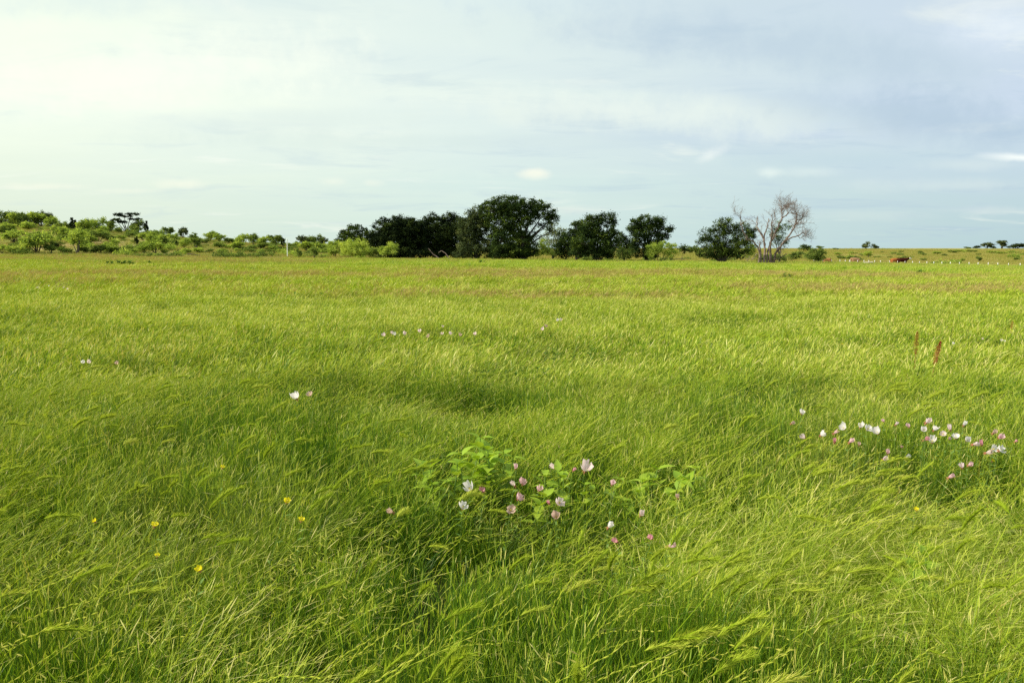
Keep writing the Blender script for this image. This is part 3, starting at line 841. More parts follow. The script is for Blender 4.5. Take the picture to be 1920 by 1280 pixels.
# bright shrubs round the grove
def shrub(name, label, px, D, lobes, mat, cat='shrub', group=None, leaf=0.16, tint0=0.6, dens=0.95, stems=3, tr=0.07, clump=0.5, bark=None):
    return build_tree(name, label, cat, px, D, lobes, mat, leaf, dens, tr, clump, group=group, tint0=tint0, stems=stems, stem_spread=0.25, trunk_top=0.2)
GS = 'bright shrubs along the tree line'
shrub('mesquite_shrub', 'bright lime shrub on two trunks in front of the domed dark tree', 1238, 152,
      [(1228, 466, 14, 10), (1245, 464, 14, 10), (1262, 468, 10, 10, 0.8), (1220, 476, 8, 8, 0.8), (1255, 478, 10, 7, 0.7)], M_mesq, group=GS, tint0=0.6, tr=0.14)
shrub('mesquite_shrub', 'feathery lime shrub, largest left of the blackish trees', 662, 160, [(655, 462, 18, 12), (675, 460, 16, 12), (668, 470, 26, 8)], M_mesq, group=GS, tint0=0.75)
shrub('mesquite_shrub', 'bright low shrub tucked against the left foot of the blackish trees', 730, 158, [(722, 468, 12, 7), (736, 464, 9, 10), (728, 472, 16, 5)], M_mesq, group=GS, tint0=0.7)
shrub('mesquite_shrub', 'small flat green shrub between two lime shrubs left of the blackish trees', 700, 162, [(697, 472, 12, 5), (708, 470, 10, 6)], M_mesq2, group=GS, tint0=0.8)
shrub('mesquite_shrub', 'pale yellow-green shrub glowing in the gap beside the tallest tree', 1019, 166, [(1018, 462, 10, 14, 0.7), (1026, 472, 12, 9, 0.8), (1008, 474, 8, 7, 0.7)], M_mesq, group=GS, tint0=0.65)
shrub('mesquite_shrub', 'pale green shrub at the left foot of the dead tree', 1405, 164, [(1405, 468, 12, 10, 0.8), (1398, 476, 12, 8, 0.8)], M_mesq, group=GS, tint0=0.45)
shrub('oak_shrub', 'low green brush round the base of the dead tree', 1440, 156, [(1424, 482, 10, 6, 0.7), (1442, 484, 12, 5, 0.6), (1458, 481, 12, 7, 0.8), (1470, 483, 8, 5, 0.7)], M_mesq2, group=GS, tint0=0.4)
shrub('oak_shrub', 'broad green shrub just right of the dead tree', 1530, 162, [(1528, 475, 12, 9), (1540, 474, 8, 8), (1520, 480, 12, 6), (1536, 482, 12, 5)], M_mesq2, group=GS, tint0=0.5)
shrub('oak_shrub', 'low green shrub under the lowest right limb of the dead tree', 1488, 166, [(1484, 480, 10, 6), (1496, 478, 8, 6)], M_mesq2, group=GS, tint0=0.45)
shrub('oak_shrub', 'tiny round dark shrub standing behind the shrub right of the dead tree', 1510, 230, [(1506, 464, 8, 5), (1516, 466, 7, 4)], M_oak, group=GS, tint0=0.6, leaf=0.2)
shrub('mesquite_shrub', 'thin low shrub right of the post oak trunk', 1102, 150, [(1098, 486, 6, 4), (1106, 486, 5, 3)], M_mesq2, group=GS, tint0=0.6, leaf=0.13)
shrub('oak_shrub', 'green shrub low behind the small tree in the dip of the grove', 1171, 160, [(1166, 474, 10, 9, 0.8), (1178, 474, 8, 8, 0.8)], M_mesq2, group=GS, tint0=0.25)
for i, (px, lab) in enumerate([(1278, 'dark little tree at the right foot of the lime shrub'), (1292, 'low green tree on the skyline between the lime shrub and the lone tree'),
                               (1304, 'low green tree on the skyline touching the lone tree')]):
    shrub('skyline_tree', lab, px, 300 if i else 170, [(px, 464 + (i > 0) * 2, 7, 6 - 1.0 * (i > 0)), (px + 6, 469, 7, 5)], M_mesq2 if i else M_oak, cat='tree', group='small trees in the gap right of the grove', leaf=0.3, tint0=0.45)

# ---- the dead tree: limbs traced one by one, spread in depth
def dead_tree():
    D = 150
    def P(X, Y): return (1260 + X / 5.647, 360 + Y / 5.647)
    b = at_depth(1437, 489, D); bz = tz(b.x, D)
    r0 = root('dead_tree', 'bleached leafless dead tree with many forking limbs from one base', 'tree', (b.x, D, bz), 0, 'lone trees right of the grove')
    limbs = [
        ([(915, 730), (930, 650), (920, 600), (880, 540), (800, 490), (750, 410), (735, 330), (725, 262)], .24, .07, -1),
        ([(725, 262), (700, 250), (662, 225)], .06, .03, -1.2),
        ([(725, 300), (730, 250), (722, 232)], .05, .03, -1),
        ([(970, 730), (985, 600), (975, 500), (925, 420), (895, 350), (908, 262)], .24, .08, 1.2),
        ([(897, 350), (880, 338), (845, 335)], .06, .03, 1.2),
        ([(985, 620), (970, 470), (1000, 400), (1008, 340), (1025, 280)], .18, .06, .3),
        ([(975, 490), (950, 440), (940, 405)], .10, .05, .3),
        ([(1040, 730), (1035, 580), (1060, 420), (1050, 340), (1060, 222)], .24, .06, -1.4),
        ([(1058, 330), (1088, 290), (1085, 215)], .10, .05, -1.3),
        ([(1055, 730), (1030, 560), (1090, 440), (1130, 350), (1160, 280), (1165, 190), (1190, 140), (1225, 140)], .26, .04, .6),
        ([(1160, 280), (1210, 250), (1250, 200), (1300, 235), (1330, 240)], .12, .04, 1.0),
        ([(1165, 200), (1150, 150), (1140, 118)], .08, .03, .6),
        ([(1200, 255), (1230, 215), (1215, 170)], .08, .03, .2),
        ([(1075, 730), (1095, 640), (1160, 560), (1230, 470), (1300, 370), (1320, 300), (1322, 235), (1300, 185)], .26, .05, -.8),
        ([(1320, 300), (1360, 292), (1400, 240)], .10, .03, -.8),
        ([(1310, 340), (1350, 330), (1400, 345)], .06, .02, -.3),
        ([(1120, 600), (1180, 540), (1250, 490), (1330, 465), (1385, 432), (1408, 440), (1445, 480)], .20, .04, 1.8),
        ([(1330, 465), (1362, 488), (1400, 470)], .07, .03, 1.8),
        ([(1085, 660), (1110, 620), (1180, 602)], .14, .06, -1.5),
        ([(905, 655), (880, 680), (845, 725)], .09, .05, -2),
        ([(1215, 660), (1170, 680), (1120, 712)], .10, .05, -2),
        ([(1000, 730), (1010, 640), (1050, 540), (1070, 470)], .22, .10, 0.8),
        ([(945, 730), (940, 640), (935, 560), (930, 520)], .2, .1, -.4),
    ]
    R = random.Random(5)
    for n, (pts, r1, r2, yd) in enumerate(limbs):
        mb = MB()
        L = len(pts)
        W = []
        for i, q in enumerate(pts):
            hfrac = (730 - q[1]) / 600
            dpt = D + yd * 2.4 * max(0, hfrac) ** 1.0
            c = at_depth(*P(*q), dpt)
            W.append([c.x - b.x, dpt - D, c.z - bz - (0.35 if q[1] >= 728 else 0)])
        W = np.array(W)
        # resample with a little crookedness
        t = np.linspace(0, L - 1, L * 3); i0 = np.clip(t.astype(int), 0, L - 2); fr = (t - i0)[:, None]
        C = W[i0] * (1 - fr) + W[i0 + 1] * fr
        C[1:-1] += rng.normal(0, 0.06, (len(C) - 2, 3))
        rr = np.linspace(r1, r2, len(C)) * 0.82
        mb.tube(C, rr, 6)
        # branchlets in the upper half
        def twig(p, d, ln, r, lvl):
            q = [p]; dd = d
            for _ in range(4):
                dd = dd + np.array([R.gauss(0, .28), R.gauss(0, .28), R.gauss(0.06, .22)]); dd = dd / np.linalg.norm(dd)
                q.append(q[-1] + dd * ln / 4)
            mb.tube(np.array(q), np.linspace(r, r * 0.5, 5), 4)
            if lvl < 2:
                for _ in range(4 if lvl == 0 else 3):
                    k = R.randint(1, 4)
                    nd = dd + np.array([R.gauss(0, .7), R.gauss(0, .7), R.gauss(0.1, .5)]); nd /= np.linalg.norm(nd)
                    twig(q[k], nd, ln * R.uniform(.45, .75), r * 0.62, lvl + 1)
        cnt = {9: 24, 10: 18, 13: 24, 14: 12, 16: 15, 12: 10, 11: 8, 15: 8, 8: 6, 7: 6, 17: 7}.get(n, 3)
        for _ in range(cnt):
            k = R.randint(int(len(C) * 0.5), len(C) - 2)
            d = C[k + 1] - C[k - 1]; d = d / np.linalg.norm(d) + np.array([R.gauss(0, .6), R.gauss(0, .6), R.gauss(.1, .4)]); d /= np.linalg.norm(d)
            twig(C[k], d, R.uniform(0.8, 2.0), max(0.022, rr[k] * 0.35), 0)
        link('limb', mb.mesh('limb', True), M_dead, r0)
dead_tree()

# fallen bleached branches under the dark block
def fallen(label, pts, D, r):
    b = at_depth(pts[0][0], pts[0][1], D); bz = tz(b.x, D)
    mb = MB(); C = []
    for i, q in enumerate(pts):
        c = at_depth(q[0], q[1], D + i * 0.4); C.append([c.x - b.x, i * 0.4, c.z - bz])
    C = np.array(C); t = np.linspace(0, len(C) - 1, 12); i0 = np.clip(t.astype(int), 0, len(C) - 2); f = (t - i0)[:, None]
    C = C[i0] * (1 - f) + C[i0 + 1] * f + rng.normal(0, 0.03, (12, 3))
    mb.tube(C, np.linspace(r, r * 0.4, 12), 6)
    o = link('fallen_branch', mb.mesh('fallen_branch', True), M_dead)
    o.location = (b.x, D, bz)
    o['label'] = label; o['category'] = 'branch'; o['group'] = 'bleached branches fallen at the foot of the dark trees'
fallen('straight bleached branch leaning out of the shade of the blackish trees', [(823, 484), (812, 476), (803, 465)], 160, .10)
fallen('bleached branch bent in a hook beside the straight one under the blackish trees', [(842, 484), (835, 474), (828, 470), (822, 474)], 160, .09)
fallen('grey branch lying flat right of the lime shrub', [(1257, 486), (1270, 486), (1285, 486.5)], 152, .08)
fallen('dark branch lying at the foot of the left hill in front of mesquites', [(352, 476), (364, 477), (376, 478.5)], 135, .09)

# ------------------------------------------------------------------ hillside shrubs: variants, then copies
def mesquite_proto(kind, seed):
    global rng
    keep = rng; rng = np.random.default_rng(seed); random.seed(seed)
    H = 1.0     # unit height, scaled on placing
    cr = MB(); tr = MB()
    if kind == 'umbrella':
        lob = [(-.35, 0, .93, .20, .045), (.30, .05, .95, .28, .04), (-.05, 0, .84, .38, .04), (-.45, 0, .66, .26, .05), (.42, 0, .70, .30, .05), (-.15, .1, .55, .3, .06), (.6, 0, .45, .2, .08), (-.7, 0, .52, .16, .05)]
    elif kind == 'juniper':
        lob = [(0, 0, .35, .35, .30), (.05, 0, .62, .24, .24), (-.1, 0, .82, .12, .2), (.2, 0, .7, .1, .16), (-.25, 0, .5, .14, .2)]
    else:
        lob = []
        for _ in range(7):
            a = random.random() * 6.28; rr = random.uniform(.1, .48)
            lob.append((rr * math.cos(a), rr * math.sin(a), random.uniform(.34, .80), random.uniform(.22, .36), random.uniform(.16, .24)))
        if kind == 'low':
            lob = [(x, y, z * 0.7 - .05, r, h) for x, y, z, r, h in lob]
    for x, y, z, r, h in lob:
        m = 16 if kind in ('umbrella', 'juniper') else 13
        d = rng.normal(0, 1, (m, 3)); d /= np.linalg.norm(d, axis=1, keepdims=True)
        cc = np.array([x, y, z]) + d * (0.45 + 0.6 * rng.random(m))[:, None] * np.array([r, r, h])
        cc[:, 2] = np.maximum(cc[:, 2], 0.05)
        sig = (0.06 if kind not in ('juniper', 'umbrella') else 0.035) * (0.6 + 0.9 * rng.random(m))
        v, f, t = leaf_cloud(cc, sig, int(m * (34 if kind not in ('juniper', 'umbrella') else 50)), 0.075 if kind != 'umbrella' else 0.045, np.clip(0.5 + 0.25 * rng.normal(0, 1, m), 0, 1), flat=0.7)
        cr.add(v, f, t)
        bs = np.array([random.gauss(0, .03), random.gauss(0, .03), -0.06])
        tr.tube(bez(bs, (x, y, z - h * 0.2), -0.02, 6, .04), np.linspace(.028, .008, 6), 5)
        for i in range(4):
            tr.tube(bez((x, y, z - h * .2), cc[i], 0, 3, .01), np.linspace(.008, .003, 3), 3)
    rng = keep
    return cr, tr
protos = {}
for kind, nv in (('open', 5), ('low', 3), ('umbrella', 1), ('juniper', 2)):
    protos[kind] = []
    for i in range(nv):
        c, t = mesquite_proto(kind, 100 + i + len(kind) * 10)
        protos[kind].append((c, t))
mesh_cache = {}
def shrub_copy(px, ytop, ybot, w, kind, matk, label, D=None, group=None, name='mesquite_shrub', cat='shrub', rowname=None):
    i = random.randrange(len(protos[kind]))
    key = (kind, i, matk)
    mat = {'lime': M_mesq, 'green': M_mesq2, 'dark': M_black, 'olive': M_olive}[matk]
    if key not in mesh_cache:
        c, t = protos[kind][i]
        mc = c.mesh('crown'); mc.materials.append(mat); mt = t.mesh('trunk', True); mt.materials.append(M_bark)
        mesh_cache[key] = (mc, mt)
    if D is None:      # find where this pixel's ray meets the hill
        ys = np.linspace(125, 560, 900); xs = (px - 960) / FPX * ys
        rz = np.array([at_depth(px, ybot, v).z for v in ys])
        hit = np.where(terrain(xs, ys) + 0.0 > rz)[0]
        D = float(ys[hit[0]]) if len(hit) else float(np.interp(px, PXK, RDG))
    b = at_depth(px, ybot, D); bz = tz(b.x, D)
    h = max(0.6, at_depth(px, ytop, D).z - bz)
    wm = w * D / FPX
    o = root(name, label, cat, (b.x, D, bz), random.random() * 6.28 if kind != 'umbrella' else 0, group, (wm * 0.92, wm * 0.92, h * 1.08))
    for me, nm in zip(mesh_cache[key], ('crown', 'trunk')):
        ch = bpy.data.objects.new(nm, me); COL.objects.link(ch); ch.parent = o
    return o

ORD = ['first', 'second', 'third', 'fourth', 'fifth', 'sixth', 'seventh', 'eighth', 'ninth', 'tenth', 'eleventh', 'twelfth', 'thirteenth', 'fourteenth', 'fifteenth',
       'sixteenth', 'seventeenth', 'eighteenth', 'nineteenth', 'twentieth', 'twenty-first', 'twenty-second', 'twenty-third', 'twenty-fourth', 'twenty-fifth', 'twenty-sixth', 'twenty-seventh', 'twenty-eighth',
       'twenty-ninth', 'thirtieth', 'thirty-first', 'thirty-second', 'thirty-third', 'thirty-fourth', 'thirty-fifth', 'thirty-sixth', 'thirty-seventh', 'thirty-eighth', 'thirty-ninth', 'fortieth', 'forty-first', 'forty-second', 'forty-third', 'forty-fourth', 'forty-fifth']
def row(items, where, group):
    items = sorted(items)
    for i, (px, yt, yb, w, kd, mk) in enumerate(items):
        look = {'lime': 'lime green', 'green': 'mid green', 'dark': 'blackish green', 'olive': 'grey-green'}[mk] + {'open': ' open-crowned', 'low': ' low', 'juniper': ' dense pointed', 'umbrella': ' flat-topped'}[kd]
        nm = 'juniper_shrub' if kd == 'juniper' else 'mesquite_shrub'
        shrub_copy(px, yt, yb, w, kd, mk, '%s shrub %s, %s from the left' % (look, where, ORD[i]), group=group, name=nm)
shrub_copy(237, 402, 434, 42, 'umbrella', 'dark', 'black flat-topped tiered tree on the crest of the left hill', group='trees on the crest of the left hill', name='cedar_tree', cat='tree')
row([(10, 395, 424, 34, 'open', 'green'), (24, 399, 426, 26, 'open', 'lime'), (42, 397, 427, 24, 'open', 'green'), (64, 397, 424, 40, 'open', 'lime'), (76, 399, 424, 28, 'open', 'green'), (88, 398, 424, 16, 'open', 'olive'),
     (98, 405, 428, 26, 'open', 'lime'), (118, 411, 430, 24, 'low', 'green'), (138, 411, 433, 20, 'juniper', 'dark'), (158, 412, 437, 26, 'open', 'lime'),
     (182, 410, 437, 30, 'open', 'lime'), (207, 415, 436, 20, 'open', 'green'), (222, 422, 436, 14, 'low', 'green'), (258, 413, 438, 30, 'open', 'green'), (274, 417, 436, 14, 'juniper', 'dark'), (298, 427, 441, 18, 'low', 'lime'),
     (316, 426, 442, 18, 'open', 'green'), (343, 427, 446, 18, 'open', 'olive'), (365, 437, 450, 18, 'open', 'green'), (393, 434, 453, 24, 'open', 'lime'), (412, 437, 455, 22, 'open', 'lime'),
     (432, 443, 456, 20, 'low', 'green'), (456, 438, 460, 26, 'open', 'lime'), (476, 437, 460, 20, 'open', 'green'), (495, 443, 462, 24, 'open', 'lime'), (516, 441, 462, 26, 'open', 'green'), (531, 446, 463, 12, 'juniper', 'dark'),
     (552, 448, 464, 20, 'low', 'lime'), (568, 441, 464, 22, 'open', 'olive'), (588, 442, 465, 28, 'open', 'green'), (606, 444, 466, 16, 'open', 'olive'), (626, 452, 468, 20, 'open', 'lime')],
    'on the crest of the left hill', 'shrubs on the crest of the left hill')
row([(6, 425, 448, 24, 'open', 'green'), (28, 430, 455, 40, 'open', 'lime'), (52, 440, 458, 26, 'low', 'green'), (70, 432, 474, 50, 'open', 'lime'), (112, 424, 447, 24, 'open', 'lime'), (121, 437, 450, 20, 'low', 'green'), (104, 452, 466, 20, 'low', 'dark'),
     (146, 430, 475, 44, 'open', 'lime'), (168, 438, 456, 28, 'open', 'lime'), (186, 434, 453, 26, 'open', 'green'), (205, 436, 450, 24, 'low', 'green'), (228, 438, 448, 16, 'low', 'lime'), (256, 445, 459, 12, 'juniper', 'dark'),
     (288, 436, 457, 26, 'open', 'lime'), (274, 448, 462, 18, 'low', 'lime'), (310, 446, 458, 20, 'open', 'green'), (332, 452, 462, 10, 'juniper', 'dark'), (345, 448, 466, 22, 'open', 'lime'), (367, 446, 464, 22, 'open', 'green'), (384, 444, 456, 16, 'low', 'green'),
     (408, 450, 464, 22, 'low', 'green'), (426, 455, 466, 16, 'low', 'lime'), (445, 452, 470, 24, 'open', 'lime'), (470, 456, 470, 20, 'low', 'green'), (492, 455, 468, 24, 'open', 'green'), (512, 456, 470, 24, 'low', 'lime'), (528, 458, 470, 20, 'low', 'green'), (546, 460, 472, 18, 'low', 'green'),
     (575, 452, 471, 28, 'open', 'lime'), (602, 455, 472, 22, 'open', 'lime'),
     (16, 412, 434, 30, 'low', 'lime'), (50, 410, 430, 30, 'low', 'lime'), (84, 440, 458, 26, 'open', 'lime'), (132, 430, 448, 26, 'open', 'lime'), (172, 424, 442, 26, 'low', 'lime'), (196, 426, 444, 26, 'open', 'lime'), (240, 432, 444, 20, 'low', 'green'), (268, 436, 450, 20, 'open', 'lime'), (300, 436, 450, 22, 'low', 'lime'), (326, 438, 452, 20, 'open', 'lime'), (356, 442, 456, 20, 'low', 'lime')],
    'halfway down the left hill', 'shrubs on the slope of the left hill')
row([(4, 458, 475, 18, 'open', 'lime'), (40, 458, 475, 26, 'low', 'lime'), (120, 456, 474, 24, 'low', 'lime'), (160, 460, 474, 22, 'low', 'green'), (250, 462, 475, 18, 'low', 'lime'), (270, 458, 474, 24, 'open', 'lime'), (372, 460, 474, 22, 'low', 'lime'), (418, 462, 474, 20, 'low', 'lime'), (490, 464, 474, 18, 'low', 'lime'), (22, 457, 475, 18, 'low', 'lime'), (96, 453, 474, 26, 'open', 'green'), (122, 466, 475, 10, 'low', 'green'), (186, 454, 474, 24, 'low', 'green'), (211, 449, 474, 36, 'open', 'lime'), (222, 460, 474, 22, 'low', 'green'),
     (178, 462, 474, 14, 'low', 'lime'), (290, 450, 475, 34, 'open', 'lime'), (309, 464, 475, 14, 'low', 'lime'), (333, 468, 475, 9, 'low', 'green'), (350, 462, 475, 24, 'low', 'lime'), (392, 464, 474, 14, 'low', 'green'), (446, 462, 473, 14, 'low', 'lime'),
     (468, 463, 473, 18, 'low', 'green'), (510, 466, 474, 18, 'low', 'green'), (536, 464, 473, 22, 'low', 'green'), (560, 466, 484, 14, 'open', 'green'), (589, 464, 484, 20, 'open', 'green'), (628, 454, 482, 30, 'open', 'lime'), (649, 456, 478, 18, 'open', 'lime'), (651, 468, 478, 10, 'juniper', 'dark')],
    'at the foot of the left hill', 'shrubs at the foot of the left hill')
# right hillside
row([(1579, 476, 486, 16, 'low', 'green'), (1594, 477, 487, 14, 'low', 'green'), (1608, 477, 487, 12, 'low', 'green'), (1627, 471, 484, 20, 'open', 'lime'), (1645, 478, 484, 12, 'low', 'lime'), (1668, 479, 484, 8, 'low', 'green'), (1688, 480, 486, 10, 'low', 'green'),
     (1731, 482, 489, 10, 'low', 'green'), (1790, 484, 491, 16, 'low', 'lime'), (1802, 482, 490, 12, 'low', 'lime'), (1835, 481, 491, 9, 'open', 'green'), (1906, 480, 489, 12, 'low', 'green')],
    'low on the right hillside', 'shrubs low on the right hillside')
row([(1727, 469, 475, 10, 'low', 'green'), (1733, 474, 479, 8, 'low', 'green'), (1757, 469, 476, 14, 'low', 'lime'), (1771, 474, 480, 10, 'low', 'green'), (1786, 467, 474, 14, 'low', 'green'), (1800, 467, 473, 18, 'low', 'lime'), (1822, 467, 473, 18, 'low', 'green'), (1834, 474, 479, 8, 'low', 'green'),
     (1862, 469, 475, 18, 'low', 'lime'), (1880, 470, 476, 16, 'low', 'lime'), (1899, 468, 475, 22, 'low', 'lime'), (1915, 472, 480, 12, 'low', 'green'), (1690, 469, 473, 9, 'low', 'green'), (1655, 470, 474, 9, 'low', 'green'), (1598, 470, 476, 14, 'low', 'lime'), (1570, 471, 478, 16, 'low', 'lime')],
    'high on the right hillside', 'shrubs high on the right hillside')
row([(1538, 461, 467, 14, 'open', 'green'), (1568, 464, 468, 12, 'low', 'green'), (1624, 454, 467, 17, 'open', 'olive'), (1640, 458, 467, 15, 'open', 'olive'), (1815, 461, 466, 12, 'low', 'green'), (1830, 459, 466, 14, 'low', 'dark'), (1850, 455, 466, 20, 'open', 'olive'),
     (1863, 460, 466, 12, 'low', 'green'), (1878, 451, 466, 22, 'open', 'olive'), (1904, 454, 466, 32, 'low', 'dark'), (1932, 452, 466, 36, 'low', 'dark')],
    'on the right skyline', 'small trees on the right skyline')

# low scrub merging between the shrubs
bm = []
for i in range(6):
    mb = MB(); m = 26
    a = rng.random(m) * 6.28; r = 1.1 * np.sqrt(rng.random(m))
    cc = np.stack([r * np.cos(a), r * np.sin(a), 0.15 + 0.55 * rng.random(m) * (1 - r / 1.5)], -1)
    v, f, t = leaf_cloud(cc, 0.16 * (0.6 + 0.8 * rng.random(m)), 520, 0.15, np.clip(0.45 + 0.25 * rng.normal(0, 1, m), 0, 1))
    mb.add(v, f, t); me = mb.mesh('brush'); me.materials.append([M_mesq, M_mesq2, M_mesq2][i % 3]); bm.append(me)
brush_col = make_col('brush_clump', bm)
x, y = sector(134, 330, 0.05, 0.60)
px = 960 + FPX * x / y; E = np.interp(px, PXK, EDG); Rg = np.interp(px, PXK, RDG)
p = np.where(px < 700, 0.25 + 1.1 * sst((vnoise(x, y, 9, 71) - 0.42) / 0.25), 0.02 + 0.25 * sst((vnoise(x, y, 9, 71) - 0.6) / 0.2)) * np.where(px < 250, 1.15, 1.0)
k = (y > E - 3 + 10 * (vnoise(x, y, 14, 72) - 0.3)) & (y < Rg + 4) & (rng.random(len(x)) < p)
x, y = x[k], y[k]; n = len(x)
sc = 0.7 + 0.9 * rng.random(n)
scatter('hillside_brush', np.stack([x, y, terrain(x, y) - .05], -1), np.stack([0 * x, 0 * x, rng.random(n) * 6.28], -1), np.stack([sc, sc, sc * (0.8 + 0.8 * rng.random(n))], -1),
        rng.integers(0, 6, n), brush_col, 'low green scrub merging between the shrubs on the hillsides')

# ------------------------------------------------------------------ white post on the left hill
def pipe_post():
    D = 165
    b = at_depth(538.5, 466, D); zt = at_depth(538.5, 449, D).z; bz = tz(b.x, D)
    r0 = root('marker_post', 'tall white marker post standing among shrubs on the left hill', 'post', (b.x, D, bz))
    w = plain_mat('white_paint', [(0.3, (0.72, 0.72, 0.68)), (0.7, (0.85, 0.85, 0.80))], 2.0, 0.5)
    mb = MB(); mb.tube([(0, 0, -.3), (0.02, 0, (zt - bz) * 0.5), (0.05, 0, zt - bz)], [.08, .08, .08], 12)
    link('pole', mb.mesh('pole', True), w, r0)
    mc = MB(); h = zt - bz
    mc.tube([(0.05, 0, h), (0.05, 0, h + .06), (0.05, 0, h + .10), (0.05, 0, h + .12)], [.10, .10, .07, .005], 12)
    link('cap', mc.mesh('cap', True), w, r0)
    return w
M_white = pipe_post()

# ------------------------------------------------------------------ wire fence with white-tipped posts
def fence():
    steel = plain_mat('weathered_steel', [(0.3, (0.20, 0.17, 0.13)), (0.7, (0.33, 0.29, 0.23))], 5, 0.7)
    xs = [1526, 1543, 1559, 1575, 1585, 1593, 1608, 1620, 1629, 1640, 1651, 1668, 1683, 1697, 1711, 1724, 1738, 1751, 1766, 1782, 1799, 1817, 1834, 1853, 1871, 1891, 1913, 1936, 1960, 1986]
    r0 = root('wire_fence', 'wire fence of thin white-tipped steel posts below the right hillside', 'fence', (0, 0, 0))
    tops = []
    skip = {1668, 1683, 1697, 1724, 1799, 1891}
    for px in xs:
        yt = 487.5 + (px - 1526) * (495.3 - 487.5) / (1913 - 1526)
        # depth where a 1.25 m post standing on the ground reaches that row
        ys = np.linspace(120, 260, 500)
        zt = np.array([at_depth(px, yt, v).z for v in ys]); gz = terrain((px - 960) / FPX * ys, ys)
        D = 175 - (px - 1526) * 40 / 387
        p = at_depth(px, yt, D); g = tz(p.x, D)
        h = float(np.clip(p.z - g, 0.8, 1.5))
        tops.append((p.x, D, g, h))
        pm = MB(); pm.tube([(0, 0, -.2), (0, 0, h * .5), (0, 0, h - 0.12)], [.030, .030, .028], 6)
        for s in (-1, 1):   # flange of the T section
            pm.tube([(s * .03, .01, -.2), (s * .03, .01, h - .12)], [.012, .012], 4)
        po = link('post', pm.mesh('post'), steel, r0); po.location = (p.x, D, g)
        cm = MB(); cm.tube([(0, 0, h - .13), (0, 0, h + .12), (0, 0, h + 0.14)], [.060, .060, .03] if px not in skip else [.045, .045, .02], 8)
        co = link('tip', cm.mesh('tip', True), M_white, po)
    wm = MB()
    for fr in (0.35, 0.6, 0.85):
        wm.tube([(x, y, g + h * fr) for x, y, g, h in tops], 0.006, 4)
    link('wires', wm.mesh('wires'), steel, r0)
fence()

